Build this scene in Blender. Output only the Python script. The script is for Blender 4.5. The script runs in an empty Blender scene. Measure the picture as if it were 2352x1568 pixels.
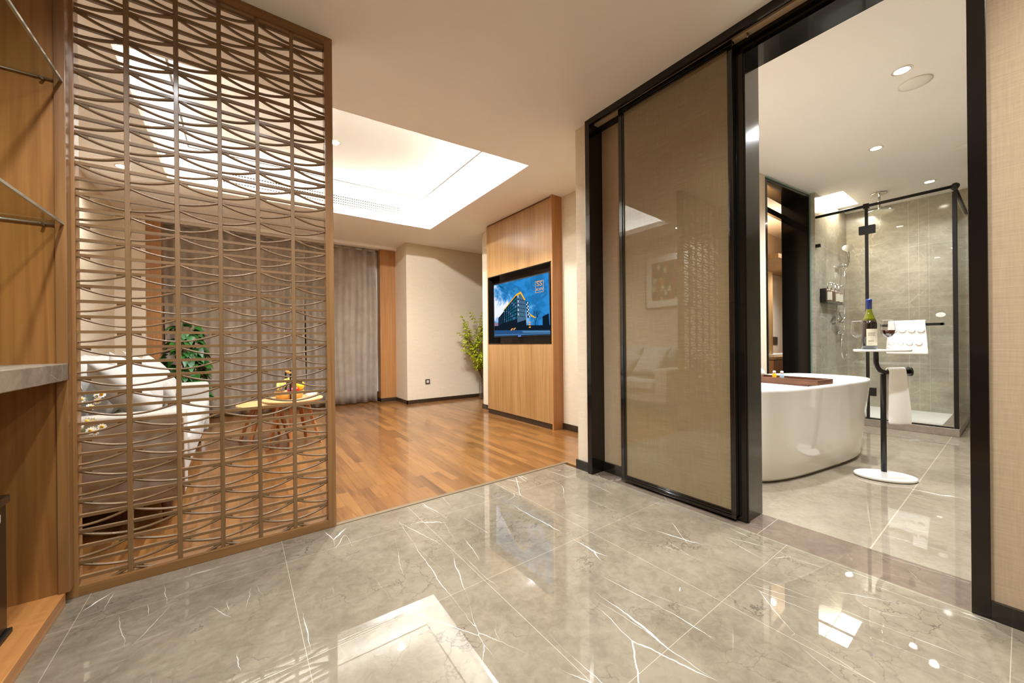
import bpy, bmesh, math, random
from mathutils import Vector, Matrix
random.seed(7)
C = bpy.context.scene.collection
R = math.radians
PI = math.pi

# ------------------------------------------------------------------ camera, world, exposure, main lights
cam_d = bpy.data.cameras.new('camera')
cam = bpy.data.objects.new('camera', cam_d)
C.objects.link(cam)
cam.location = (0, 0, 1.0)
cam.rotation_euler = (Matrix.Rotation(R(-36.16), 4, 'Z') @ Matrix.Rotation(R(90), 4, 'X') @ Matrix.Rotation(R(-0.55), 4, 'Z')).to_euler()
cam_d.sensor_width = 36.0
cam_d.lens = 859.73 / 2352 * 36
cam_d.shift_y = 3.16 / 2352
cam_d.clip_start = 0.02
bpy.context.scene.camera = cam

sc = bpy.context.scene
sc.view_settings.view_transform = 'Standard'
sc.view_settings.look = 'None'
sc.view_settings.gamma = 1.0
sc.view_settings.use_curve_mapping = False
sc.cycles.diffuse_bounces = 6
sc.cycles.caustics_reflective = False
sc.cycles.caustics_refractive = False
sc.view_settings.exposure = 2.04

wd = bpy.data.worlds.new('world')
sc.world = wd
wd.use_nodes = True
wd.node_tree.nodes['Background'].inputs[0].default_value = (0.02, 0.03, 0.06, 1)
wd.node_tree.nodes['Background'].inputs[1].default_value = 0.3

WARM = (0.93, 0.99, 1.04)
SOFT = (1.0, 0.88, 0.72)
COVE = (0.94, 0.98, 1.02)

def area(name, loc, rot, sx, sy, power, col):
    d = bpy.data.lights.new(name, 'AREA')
    d.shape = 'RECTANGLE'; d.size = sx; d.size_y = sy; d.energy = power; d.color = col
    o = bpy.data.objects.new(name, d); C.objects.link(o)
    o.location = loc; o.rotation_euler = rot
    return o

def spot(name, loc, power, col=WARM, angle=95, blend=0.7, target=None, rad=0.04):
    d = bpy.data.lights.new(name, 'SPOT')
    d.energy = power; d.color = col; d.spot_size = R(angle); d.spot_blend = blend; d.shadow_soft_size = rad
    o = bpy.data.objects.new(name, d); C.objects.link(o)
    o.location = loc
    t = Vector(target) if target else Vector(loc) - Vector((0, 0, 1))
    o.rotation_euler = (t - Vector(loc)).to_track_quat('-Z', 'Y').to_euler()
    return o

H = 2.68          # hall and living ceiling
HB = 2.86         # bathroom ceiling
HR = 3.12         # top of the ceiling recess
# LED strips lying on the ledge of the recess, shining up
P_COVE = 3.2
def cove(loc, d, ln, p):
    area('led_cove', loc, Vector(d).to_track_quat('-Z', 'Y').to_euler(), ln, 0.03, p, COVE)
cove((0.85, 5.245, 2.785), (0, .8, 1), 2.9, P_COVE)
cove((0.85, 2.76, 2.785), (.04, -.8, 1), 2.9, P_COVE)
cove((2.31, 3.95, 2.785), (.8, 0, 1), 2.3, P_COVE * .8)
cove((-0.59, 4.1, 2.785), (-.8, 0, 1), 2.2, P_COVE * .8)

# ------------------------------------------------------------------ materials
def lin(c):
    return tuple((x / 12.92 if x <= 0.04045 else ((x + 0.055) / 1.055) ** 2.4) for x in [v / 255 for v in c])

def newmat(name):
    m = bpy.data.materials.new(name); m.use_nodes = True
    nt = m.node_tree
    return m, nt, nt.nodes['Principled BSDF']

def N(nt, typ, **kw):
    n = nt.nodes.new(typ)
    for k, v in kw.items():
        if k.startswith('i_'):
            key = k[2:]
            key = int(key) if key.isdigit() else key.replace('_', ' ')
            n.inputs[key].default_value = v
        else:
            setattr(n, k, v)
    return n

def L(nt, a, b): nt.links.new(a, b)

def ramp(nt, fac, stops, interp='LINEAR'):
    r = nt.nodes.new('ShaderNodeValToRGB'); e = r.color_ramp.elements
    r.color_ramp.interpolation = interp
    while len(e) < len(stops): e.new(0.5)
    for el, (p, c) in zip(e, stops):
        el.position = p
        el.color = (*c, 1) if len(c) == 3 else c
    L(nt, fac, r.inputs[0])
    return r

def plain(name, col, rough=.5, metal=0, spec=.5, coat=0, coat_rough=.03, alpha=1, noise=0.0, nscale=30, bump=0.0, bscale=80, sheen=0, emis=None):
    m, nt, b = newmat(name)
    c = lin(col)
    b.inputs['Base Color'].default_value = (*c, 1)
    b.inputs['Roughness'].default_value = rough
    b.inputs['Metallic'].default_value = metal
    b.inputs['Specular IOR Level'].default_value = spec
    b.inputs['Coat Weight'].default_value = coat
    b.inputs['Coat Roughness'].default_value = coat_rough
    b.inputs['Sheen Weight'].default_value = sheen
    tc = N(nt, 'ShaderNodeTexCoord')
    if noise:
        nz = N(nt, 'ShaderNodeTexNoise', i_Scale=nscale, i_Detail=4.0)
        L(nt, tc.outputs['Object'], nz.inputs['Vector'])
        r = ramp(nt, nz.outputs[0], [(.3, tuple(x * (1 - noise) for x in c)), (.7, tuple(min(1, x * (1 + noise)) for x in c))])
        L(nt, r.outputs[0], b.inputs['Base Color'])
    if bump:
        nb = N(nt, 'ShaderNodeTexNoise', i_Scale=bscale, i_Detail=3.0)
        L(nt, tc.outputs['Object'], nb.inputs['Vector'])
        bp = N(nt, 'ShaderNodeBump', i_Strength=bump, i_Distance=.01)
        L(nt, nb.outputs[0], bp.inputs['Height']); L(nt, bp.outputs[0], b.inputs['Normal'])
    if emis:
        b.inputs['Emission Color'].default_value = (*lin(emis[0]), 1)
        b.inputs['Emission Strength'].default_value = emis[1]
    return m

def emit(name, col, strength):
    m, nt, b = newmat(name)
    nt.nodes.remove(b)
    e = N(nt, 'ShaderNodeEmission'); e.inputs[0].default_value = (*lin(col), 1); e.inputs[1].default_value = strength
    L(nt, e.outputs[0], nt.nodes['Material Output'].inputs[0])
    return m

def wood(name, c1, c2, c3, axis='Z', scale=1.0, rough=.35, coat=.2, grain=26, coat_rough=.15):
    m, nt, b = newmat(name)
    tc = N(nt, 'ShaderNodeTexCoord')
    s = {'Z': (grain, grain, .9), 'X': (.9, grain, grain), 'Y': (grain, .9, grain)}[axis]
    mp = N(nt, 'ShaderNodeMapping'); mp.inputs['Scale'].default_value = tuple(x * scale for x in s)
    L(nt, tc.outputs['Object'], mp.inputs['Vector'])
    n1 = N(nt, 'ShaderNodeTexNoise', i_Scale=1.6, i_Detail=6.0, i_Distortion=.6)
    L(nt, mp.outputs[0], n1.inputs['Vector'])
    mp2 = N(nt, 'ShaderNodeMapping'); mp2.inputs['Scale'].default_value = tuple(x * scale * .16 for x in s)
    L(nt, tc.outputs['Object'], mp2.inputs['Vector'])
    n2 = N(nt, 'ShaderNodeTexNoise', i_Scale=1.3, i_Detail=3.0, i_Distortion=.4)
    L(nt, mp2.outputs[0], n2.inputs['Vector'])
    mx = N(nt, 'ShaderNodeMix', data_type='FLOAT', i_0=.45)
    L(nt, n1.outputs[0], mx.inputs[2]); L(nt, n2.outputs[0], mx.inputs[3])
    r = ramp(nt, mx.outputs[0], [(.32, lin(c1)), (.5, lin(c2)), (.68, lin(c3))])
    L(nt, r.outputs[0], b.inputs['Base Color'])
    b.inputs['Roughness'].default_value = rough
    b.inputs['Coat Weight'].default_value = coat
    b.inputs['Coat Roughness'].default_value = coat_rough
    bp = N(nt, 'ShaderNodeBump', i_Strength=.05, i_Distance=.004)
    L(nt, n1.outputs[0], bp.inputs['Height']); L(nt, bp.outputs[0], b.inputs['Normal'])
    return m

def wallpaper(name, col, amp=.07, horizontal=True, rough=.75):
    m, nt, b = newmat(name)
    g = N(nt, 'ShaderNodeNewGeometry')
    c = lin(col)
    mp = N(nt, 'ShaderNodeMapping'); mp.inputs['Scale'].default_value = (7, 7, 260)
    L(nt, g.outputs['Position'], mp.inputs['Vector'])
    n1 = N(nt, 'ShaderNodeTexNoise', i_Scale=1.0, i_Detail=3.0, i_Roughness=.65)
    L(nt, mp.outputs[0], n1.inputs['Vector'])
    mp2 = N(nt, 'ShaderNodeMapping'); mp2.inputs['Scale'].default_value = (240, 240, 14)
    L(nt, g.outputs['Position'], mp2.inputs['Vector'])
    n2 = N(nt, 'ShaderNodeTexNoise', i_Scale=1.0, i_Detail=2.0)
    L(nt, mp2.outputs[0], n2.inputs['Vector'])
    mx = N(nt, 'ShaderNodeMix', data_type='FLOAT', i_0=.35)
    L(nt, n1.outputs[0], mx.inputs[2]); L(nt, n2.outputs[0], mx.inputs[3])
    r = ramp(nt, mx.outputs[0], [(.3, tuple(x * (1 - 2 * amp) for x in c)), (.7, tuple(min(1, x * (1 + amp)) for x in c))])
    L(nt, r.outputs[0], b.inputs['Base Color'])
    b.inputs['Roughness'].default_value = rough
    b.inputs['Specular IOR Level'].default_value = .25
    bp = N(nt, 'ShaderNodeBump', i_Strength=.12, i_Distance=.002)
    L(nt, mx.outputs[0], bp.inputs['Height']); L(nt, bp.outputs[0], b.inputs['Normal'])
    return m

def math_node(nt, op, a, b=None, c=None, clamp=False):
    n = N(nt, 'ShaderNodeMath', operation=op, use_clamp=clamp)
    for i, v in enumerate((a, b, c)):
        if v is None: continue
        if isinstance(v, (int, float)): n.inputs[i].default_value = v
        else: L(nt, v, n.inputs[i])
    return n.outputs[0]

def joint_mask(nt, coord, period, offset, width):
    """1 on grout lines of one coordinate"""
    t = math_node(nt, 'SUBTRACT', coord, offset)
    t = math_node(nt, 'DIVIDE', t, period)
    f = math_node(nt, 'FRACT', t)
    d = math_node(nt, 'ABSOLUTE', math_node(nt, 'SUBTRACT', f, .5))
    return math_node(nt, 'GREATER_THAN', d, .5 - width / period / 2)

def marble(name, base, dark, vein, joints, axes=('X', 'Y'), vein_rot=R(35), vein_scale=1.0, rough=.012, coat=1.0, hair=1.0, veins=1.0, joint_col=(215, 205, 180), cross=True, streak=1.0, warp=.085, joint=.4):
    """joints: list of (axis, period, offset, width)"""
    m, nt, b = newmat(name)
    g = N(nt, 'ShaderNodeNewGeometry')
    sp = N(nt, 'ShaderNodeSeparateXYZ'); L(nt, g.outputs['Position'], sp.inputs[0])
    # distortion
    nz = N(nt, 'ShaderNodeTexNoise', i_Scale=3.2, i_Detail=5.0, i_Roughness=.6)
    L(nt, g.outputs['Position'], nz.inputs['Vector'])
    sub = N(nt, 'ShaderNodeVectorMath', operation='SUBTRACT'); sub.inputs[1].default_value = (.5, .5, .5)
    L(nt, nz.outputs['Color'], sub.inputs[0])
    def warped(amount, rot, scale):
        mul = N(nt, 'ShaderNodeVectorMath', operation='SCALE'); mul.inputs['Scale'].default_value = amount
        L(nt, sub.outputs[0], mul.inputs[0])
        add = N(nt, 'ShaderNodeVectorMath', operation='ADD')
        L(nt, g.outputs['Position'], add.inputs[0]); L(nt, mul.outputs[0], add.inputs[1])
        mp = N(nt, 'ShaderNodeMapping'); mp.inputs['Rotation'].default_value = rot; mp.inputs['Scale'].default_value = scale
        mp.vector_type = 'TEXTURE' if False else 'POINT'
        L(nt, add.outputs[0], mp.inputs['Vector'])
        return mp.outputs[0]
    # cloudy base
    n1 = N(nt, 'ShaderNodeTexNoise', i_Scale=2.2, i_Detail=8.0, i_Roughness=.62)
    L(nt, g.outputs['Position'], n1.inputs['Vector'])
    n1b = N(nt, 'ShaderNodeTexNoise', i_Scale=21.0, i_Detail=6.0, i_Roughness=.7, i_Distortion=.8)
    L(nt, g.outputs['Position'], n1b.inputs['Vector'])
    mxb = N(nt, 'ShaderNodeMix', data_type='FLOAT', i_0=.38); L(nt, n1.outputs[0], mxb.inputs[2]); L(nt, n1b.outputs[0], mxb.inputs[3])
    r1 = ramp(nt, mxb.outputs[0], [(.37, lin(dark)), (.60, lin(base))])
    col = r1.outputs[0]
    # dark hairlines
    v1 = N(nt, 'ShaderNodeTexVoronoi', feature='DISTANCE_TO_EDGE', i_Scale=6.5)
    L(nt, warped(.42, (0, 0, 0), (1, 1, 1)), v1.inputs['Vector'])
    h = ramp(nt, v1.outputs['Distance'], [(.0, (1, 1, 1)), (.022, (0, 0, 0))])
    nm = N(nt, 'ShaderNodeTexNoise', i_Scale=2.7, i_Detail=3.0); L(nt, g.outputs['Position'], nm.inputs['Vector'])
    hm = ramp(nt, nm.outputs[0], [(.46, (0, 0, 0)), (.66, (1, 1, 1))])
    hf = math_node(nt, 'MULTIPLY', math_node(nt, 'MULTIPLY', h.outputs[0], hm.outputs[0]), .5 * hair)
    mx = N(nt, 'ShaderNodeMix', data_type='RGBA'); L(nt, hf, mx.inputs[0]); L(nt, col, mx.inputs[6])
    mx.inputs[7].default_value = (*[x * .42 for x in lin(dark)], 1)
    col = mx.outputs[2]
    # white veins
    def veinset(rot, sc, thr, mlo, mscale, amp, col):
        v = N(nt, 'ShaderNodeTexVoronoi', feature='DISTANCE_TO_EDGE', i_Scale=1.0)
        L(nt, warped(warp, rot, sc), v.inputs['Vector'])
        nt2 = N(nt, 'ShaderNodeTexNoise', i_Scale=mscale, i_Detail=2.0); L(nt, g.outputs['Position'], nt2.inputs['Vector'])
        mk = ramp(nt, nt2.outputs[0], [(mlo, (0, 0, 0)), (mlo + .16, (1, 1, 1))])
        # vein width follows the mask
        w = math_node(nt, 'MULTIPLY', mk.outputs[0], thr)
        f = math_node(nt, 'SUBTRACT', w, v.outputs['Distance'])
        f = math_node(nt, 'MULTIPLY', f, 1 / thr * 2.2, clamp=True)
        f = math_node(nt, 'MULTIPLY', f, amp, clamp=True)
        q = N(nt, 'ShaderNodeMix', data_type='RGBA'); L(nt, f, q.inputs[0]); L(nt, col, q.inputs[6])
        q.inputs[7].default_value = (*lin(vein), 1)
        return q.outputs[2]
    s = vein_scale
    if axes == ('X', 'Y'):
        col = veinset((0, 0, vein_rot), (3.1 * s, .62 * s / streak, 1), .0075, .53, 1.9, .95 * veins, col)
        if cross:
            col = veinset((0, 0, vein_rot + R(68)), (2.9 * s, .7 * s / streak, 1), .0060, .54, 2.6, .85 * veins, col)
            col = veinset((0, 0, vein_rot + R(30)), (4.3 * s, 1.1 * s / streak, 1), .0045, .49, 2.1, .5 * veins, col)
    else:
        # soft streaky clouds and fine veins
        mps = N(nt, 'ShaderNodeMapping'); mps.inputs['Rotation'].default_value = (R(38), R(38), 0); mps.inputs['Scale'].default_value = (1.3, 1.3, 4.5)
        L(nt, g.outputs['Position'], mps.inputs['Vector'])
        ns = N(nt, 'ShaderNodeTexNoise', i_Scale=1.6, i_Detail=7.0, i_Roughness=.68, i_Distortion=1.2); L(nt, mps.outputs[0], ns.inputs['Vector'])
        rs_ = ramp(nt, ns.outputs[0], [(.3, (.86, .85, .84)), (.5, (1, 1, 1)), (.72, (1.16, 1.15, 1.13))])
        qm = N(nt, 'ShaderNodeMix', data_type='RGBA', blend_type='MULTIPLY'); qm.inputs[0].default_value = 1
        L(nt, col, qm.inputs[6]); L(nt, rs_.outputs[0], qm.inputs[7]); col = qm.outputs[2]
        col = veinset((R(25), R(30), 0), (1.3 * s, 1.3 * s, 1.7 * s), .006, .42, 1.7, .42 * veins, col)
        if cross:
            col = veinset((R(-20), R(10), R(20)), (2.4 * s, 2.4 * s, 1.9 * s), .006, .45, 2.3, .35 * veins, col)
            col = veinset((R(50), R(-35), R(5)), (1.2 * s, 1.2 * s, 3.4 * s), .006, .46, 2.9, .35 * veins, col)
    # joints
    for ax, per, off, wdt in joints:
        jm = joint_mask(nt, sp.outputs['XYZ'.index(ax)], per, off, wdt)
        q = N(nt, 'ShaderNodeMix', data_type='RGBA'); L(nt, math_node(nt, 'MULTIPLY', jm, joint), q.inputs[0]); L(nt, col, q.inputs[6])
        q.inputs[7].default_value = (*lin(joint_col), 1)
        col = q.outputs[2]
    L(nt, col, b.inputs['Base Color'])
    b.inputs['Coat IOR'].default_value = 1.75
    b.inputs['Specular IOR Level'].default_value = 0.0
    b.inputs['Roughness'].default_value = rough if coat == 0 else .25
    b.inputs['Coat Weight'].default_value = coat
    b.inputs['Coat Roughness'].default_value = rough
    return m

def planks(name, cols, width, length, rough=.08):
    m, nt, b = newmat(name)
    g = N(nt, 'ShaderNodeNewGeometry')
    mp = N(nt, 'ShaderNodeMapping'); mp.inputs['Rotation'].default_value = (0, 0, R(90))
    L(nt, g.outputs['Position'], mp.inputs['Vector'])
    br = N(nt, 'ShaderNodeTexBrick', offset=.37, offset_frequency=2, squash=1.0)
    br.inputs['Color1'].default_value = (0, 0, 0, 1); br.inputs['Color2'].default_value = (1, 1, 1, 1)
    br.inputs['Mortar'].default_value = (.5, .5, .5, 1)
    br.inputs['Scale'].default_value = 1.0; br.inputs['Mortar Size'].default_value = .0009
    br.inputs['Brick Width'].default_value = length; br.inputs['Row Height'].default_value = width
    br.inputs['Bias'].default_value = 0.0
    L(nt, mp.outputs[0], br.inputs['Vector'])
    sepc = N(nt, 'ShaderNodeSeparateColor'); L(nt, br.outputs['Color'], sepc.inputs[0])
    tone = ramp(nt, sepc.outputs[0], [(0, lin(cols[0])), (.35, lin(cols[1])), (.7, lin(cols[2])), (1, lin(cols[3]))])
    # grain, different on every plank
    ofs = N(nt, 'ShaderNodeVectorMath', operation='SCALE'); ofs.inputs['Scale'].default_value = 13.0
    L(nt, br.outputs['Color'], ofs.inputs[0])
    add = N(nt, 'ShaderNodeVectorMath', operation='ADD'); L(nt, g.outputs['Position'], add.inputs[0]); L(nt, ofs.outputs[0], add.inputs[1])
    mg = N(nt, 'ShaderNodeMapping'); mg.inputs['Scale'].default_value = (22, 1.3, 1)
    L(nt, add.outputs[0], mg.inputs['Vector'])
    n1 = N(nt, 'ShaderNodeTexNoise', i_Scale=1.5, i_Detail=6.0, i_Distortion=1.1); L(nt, mg.outputs[0], n1.inputs['Vector'])
    gr = ramp(nt, n1.outputs[0], [(.3, (.62, .56, .5)), (.5, (1, 1, 1)), (.75, (1.12, 1.1, 1.05))])
    mul = N(nt, 'ShaderNodeMix', data_type='RGBA', blend_type='MULTIPLY'); mul.inputs[0].default_value = 1
    L(nt, tone.outputs[0], mul.inputs[6]); L(nt, gr.outputs[0], mul.inputs[7])
    q = N(nt, 'ShaderNodeMix', data_type='RGBA'); L(nt, math_node(nt, 'MULTIPLY', br.outputs['Fac'], .55), q.inputs[0]); L(nt, mul.outputs[2], q.inputs[6])
    q.inputs[7].default_value = (*lin((70, 42, 22)), 1)
    L(nt, q.outputs[2], b.inputs['Base Color'])
    b.inputs['Roughness'].default_value = .3
    b.inputs['Coat Weight'].default_value = .55
    b.inputs['Coat Roughness'].default_value = rough
    return m

def weave(name, c1, c2, scale=420, rough=.9, coat=0, amp=.25, sheen=.15, bump=.15):
    m, nt, b = newmat(name)
    tc = N(nt, 'ShaderNodeTexCoord')
    n1 = N(nt, 'ShaderNodeTexNoise', i_Scale=scale, i_Detail=1.0); L(nt, tc.outputs['Object'], n1.inputs['Vector'])
    n2 = N(nt, 'ShaderNodeTexNoise', i_Scale=6.0, i_Detail=3.0); L(nt, tc.outputs['Object'], n2.inputs['Vector'])
    mx = N(nt, 'ShaderNodeMix', data_type='FLOAT', i_0=.4); L(nt, n1.outputs[0], mx.inputs[2]); L(nt, n2.outputs[0], mx.inputs[3])
    r = ramp(nt, mx.outputs[0], [(.35, lin(c1)), (.65, lin(c2))]); L(nt, r.outputs[0], b.inputs['Base Color'])
    b.inputs['Roughness'].default_value = rough
    b.inputs['Sheen Weight'].default_value = sheen
    b.inputs['Specular IOR Level'].default_value = .2
    b.inputs['Coat Weight'].default_value = coat
    bp = N(nt, 'ShaderNodeBump', i_Strength=bump, i_Distance=.002); L(nt, n1.outputs[0], bp.inputs['Height']); L(nt, bp.outputs[0], b.inputs['Normal'])
    return m

def screen_fabric(name):
    """woven fabric laminated behind a clear pane"""
    m, nt, b = newmat(name)
    tc = N(nt, 'ShaderNodeTexCoord')
    def lines(sc):
        mp = N(nt, 'ShaderNodeMapping'); mp.inputs['Scale'].default_value = sc
        L(nt, tc.outputs['Object'], mp.inputs['Vector'])
        n = N(nt, 'ShaderNodeTexNoise', i_Scale=1.0, i_Detail=3.0, i_Roughness=.7); L(nt, mp.outputs[0], n.inputs['Vector'])
        return n.outputs[0]
    mx = N(nt, 'ShaderNodeMix', data_type='FLOAT', i_0=.4)
    L(nt, lines((7, 7, 420)), mx.inputs[2]); L(nt, lines((7, 380, 5)), mx.inputs[3])
    r = ramp(nt, mx.outputs[0], [(.3, lin((112, 95, 66))), (.5, lin((126, 108, 78))), (.7, lin((142, 123, 92)))])
    L(nt, r.outputs[0], b.inputs['Base Color'])
    b.inputs['Roughness'].default_value = .8
    b.inputs['Specular IOR Level'].default_value = 0
    b.inputs['Coat Weight'].default_value = 1.0
    b.inputs['Coat Roughness'].default_value = 0.0
    b.inputs['Coat IOR'].default_value = 1.9
    return m

def thin_glass(name, tint=(.96, .99, .97), ior=1.45, gain=1.0):
    m, nt, b = newmat(name)
    nt.nodes.remove(b)
    tr = N(nt, 'ShaderNodeBsdfTransparent'); tr.inputs[0].default_value = (*tint, 1)
    gl = N(nt, 'ShaderNodeBsdfGlossy'); gl.inputs['Roughness'].default_value = 0.0
    ge = N(nt, 'ShaderNodeNewGeometry'); dp = N(nt, 'ShaderNodeVectorMath', operation='DOT_PRODUCT')
    L(nt, ge.outputs['Incoming'], dp.inputs[0]); L(nt, ge.outputs['Normal'], dp.inputs[1])
    f0 = ((ior - 1) / (ior + 1)) ** 2
    sch = math_node(nt, 'POWER', math_node(nt, 'SUBTRACT', 1.0, math_node(nt, 'ABSOLUTE', dp.outputs['Value'])), 5.0)
    frv = math_node(nt, 'ADD', f0, math_node(nt, 'MULTIPLY', sch, 1 - f0))
    ms = N(nt, 'ShaderNodeMixShader')
    L(nt, math_node(nt, 'MULTIPLY', frv, gain, clamp=True), ms.inputs[0]); L(nt, tr.outputs[0], ms.inputs[1]); L(nt, gl.outputs[0], ms.inputs[2])
    L(nt, ms.outputs[0], nt.nodes['Material Output'].inputs[0])
    return m

def solid_glass(name, col=(1, 1, 1), ior=1.45, rough=0):
    m, nt, b = newmat(name)
    b.inputs['Base Color'].default_value = (*col, 1)
    b.inputs['Transmission Weight'].default_value = 1
    b.inputs['Roughness'].default_value = rough
    b.inputs['IOR'].default_value = ior
    return m

M = {}
M['ceiling'] = plain("ceiling_paint", (245, 243, 241), .85, spec=.2, noise=.015, nscale=2)
M['recess'] = plain('recess_paint', (246, 243, 236), .85, spec=.2)
M['wallpaper'] = wallpaper('wallpaper_beige', (220, 203, 177))
M['wallpaper_dark'] = wallpaper('wallpaper_hall', (182, 158, 127), amp=.08)
M['paint_wall'] = plain('wall_paint', (224, 208, 186), .8, spec=.2, noise=.02, nscale=4)
M['marble'] = marble('marble_floor', (138, 126, 107), (110, 99, 83), (250, 246, 236),
                     [('X', .66, .17, .0022), ('Y', .66, .69, .0018)], vein_rot=R(38), hair=1.7, warp=.055)
M['marble_strip'] = marble('marble_threshold', (122, 105, 90), (96, 82, 70), (220, 205, 190), [('Y', 1.1, .82, .003)], vein_rot=R(80), veins=.6, vein_scale=1.4)
M['marble_bath'] = marble('marble_bath_floor', (158, 146, 127), (134, 121, 102), (240, 234, 220),
                          [('Y', .8, .44, .006)], vein_rot=R(93), vein_scale=2.0, streak=2.2, veins=.9, cross=False, hair=.5)
M['tile_wall'] = marble('marble_wall_tile', (178, 170, 152), (152, 143, 126), (232, 226, 210),
                        [('Z', .81, .62, .004), ('Y', 9, .913, .005), ('Y', 9, .82, .004), ('Y', 9, .728, .004), ('Y', 9, 1.3, .004), ('Y', 9, .1, .004)], axes=('Y', 'Z'), rough=.12, coat=.5, hair=.15, joint_col=(222, 216, 198), warp=.3, veins=.75)
M['tile_wall_side'] = marble('marble_wall_tile_side', (178, 170, 152), (152, 143, 126), (232, 226, 210),
                        [('Z', .8, .62, .005), ('X', .6, .1, .005)], axes=('Y', 'Z'), rough=.12, coat=.5, hair=.15, joint_col=(222, 216, 198), warp=.3, veins=.75)
M['counter'] = marble('marble_counter', (150, 134, 116), (122, 108, 92), (205, 190, 170), [], axes=('Y', 'Z'), vein_scale=2.5, veins=.6, coat=.25, rough=.15)
M['curb'] = marble('marble_curb', (150, 136, 120), (118, 104, 92), (190, 176, 160), [], axes=('Y', 'Z'), vein_scale=3, veins=.3, rough=.2)
M['planks'] = planks('oak_planks', [(106, 67, 32), (128, 84, 41), (144, 98, 50), (116, 74, 36)], .066, .62, .08)
M['veneer'] = wood('oak_veneer', (142, 102, 58), (166, 124, 76), (184, 144, 95), 'Z', rough=.38, coat=.25, grain=34)
M['veneer_side'] = wood('oak_veneer_edge', (150, 100, 54), (168, 116, 66), (182, 132, 80), 'Z', rough=.4, coat=.2, grain=30)
M['cabinet'] = wood('cabinet_veneer', (122, 80, 38), (146, 99, 50), (162, 115, 62), 'Z', rough=.35, coat=.35, grain=26)
M['plinth_wood'] = wood('plinth_veneer', (166, 108, 56), (186, 126, 70), (202, 144, 88), 'Y', rough=.35, coat=.3, grain=20)
M['lattice'] = wood('lattice_wood', (92, 65, 36), (112, 82, 48), (128, 96, 60), 'X', rough=.45, coat=.15, grain=30)
M['lattice_v'] = wood('lattice_wood_upright', (92, 65, 36), (112, 82, 48), (128, 96, 60), 'Z', rough=.45, coat=.15, grain=30)
M['frame_wood'] = wood('lattice_frame_wood', (108, 72, 36), (130, 90, 48), (146, 104, 60), 'Z', rough=.4, coat=.3, grain=26)
M['frame_wood_h'] = wood('lattice_frame_wood_rail', (108, 72, 36), (130, 90, 48), (146, 104, 60), 'X', rough=.4, coat=.3, grain=26)
M['table_wood'] = wood('ash_table', (206, 158, 98), (222, 176, 116), (234, 192, 134), 'X', rough=.4, coat=.2, grain=18)
M['leg_wood'] = wood('ash_leg', (160, 100, 52), (182, 120, 68), (196, 136, 82), 'Z', rough=.4, coat=.2, grain=30)
M['walnut'] = wood('walnut', (84, 50, 32), (106, 66, 44), (128, 84, 58), 'Y', rough=.4, coat=.1, grain=30)
M['black_metal'] = plain('black_bronze', (46, 42, 37), .16, metal=.75, spec=.5, coat=.3)
M['black_gloss'] = plain('black_gloss', (24, 21, 18), .12, spec=.5, coat=.5)
M['black_matte'] = plain('black_matte', (22, 20, 18), .45)
M['black_steel'] = plain('black_steel', (30, 28, 25), .35, metal=.3)
M['base_dark'] = plain('dark_skirting', (52, 40, 30), .22, spec=.5, coat=.3)
M['base_black'] = plain('black_skirting', (26, 23, 19), .15, spec=.5, coat=.5)
M['cream_strip'] = plain('threshold_strip', (122, 104, 80), .3, spec=.5)
M['chrome'] = plain('chrome', (225, 225, 222), .08, metal=1)
M['steel'] = plain('brushed_steel', (150, 145, 138), .28, metal=1)
M['tub'] = plain('tub_acrylic', (240, 236, 228), .12, spec=.5, coat=.6)
M['white_lacquer'] = plain('white_lacquer', (240, 237, 230), .2, spec=.5, coat=.3)
M['white_plastic'] = plain('white_plastic', (236, 232, 224), .4)
M['towel'] = plain('terry_towel', (250, 247, 240), .95, spec=.1, bump=.35, bscale=260, sheen=.3)
M['sofa'] = weave('sofa_linen', (166, 159, 149), (186, 179, 169), 500)
M['sofa_side'] = weave('sofa_side_linen', (168, 158, 146), (186, 176, 163), 500)
M['cushion'] = weave('cushion_linen', (164, 159, 152), (184, 179, 172), 420)
M['piping'] = plain('sofa_piping', (190, 170, 148), .6)
M['curtain'] = weave('curtain_fabric', (140, 125, 110), (172, 158, 142), 300, rough=.6, sheen=.3)
M['sheer'] = plain('sheer_fabric', (238, 232, 222), .8)
M['glass'] = thin_glass('shower_glass', (.985, .995, .99))
M['glass_edge'] = plain('glass_edge_green', (118, 150, 134), .15, spec=.6, coat=.5)
M['shelf_glass'] = thin_glass('shelf_glass', (.86, .86, .78), gain=1.3)
M['shelf_edge'] = plain('shelf_glass_edge', (150, 146, 130), .12, spec=.7, coat=.5)
M['clear'] = thin_glass('clear_glass', (.93, .93, .92), 1.5, gain=2.2)
M['fabric_glass'] = screen_fabric('fabric_laminated_glass')
M['bottle_glass'] = plain('green_bottle_glass', (44, 48, 8), .06, spec=.6, coat=.6)
M['bottle_dark'] = plain('dark_bottle_glass', (20, 14, 10), .06, spec=.6, coat=.6)
M['neck_glass'] = plain('olive_neck_glass', (92, 96, 12), .06, spec=.6, coat=.6)
M['blue_foil'] = plain('blue_foil', (38, 58, 140), .3, metal=.3)
M['label_cream'] = plain('bottle_label', (214, 204, 180), .6, noise=.02)
M['ink'] = plain('label_ink', (110, 100, 84), .7)
M['wine'] = plain('red_wine', (70, 12, 16), .08, spec=.5, coat=.4)
M['amber'] = plain('amber_bottle', (84, 58, 34), .12, coat=.4)
M['yellow_gel'] = plain('yellow_gel', (228, 176, 10), .15, coat=.4)
M['blue_gel'] = plain('blue_gel', (160, 190, 205), .15, coat=.4)
M['leaf'] = plain('pothos_leaf', (30, 80, 16), .4, spec=.5, noise=.3, nscale=9)
M['leaf_light'] = plain('maple_leaf', (196, 200, 44), .5, noise=.3, nscale=14)
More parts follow.
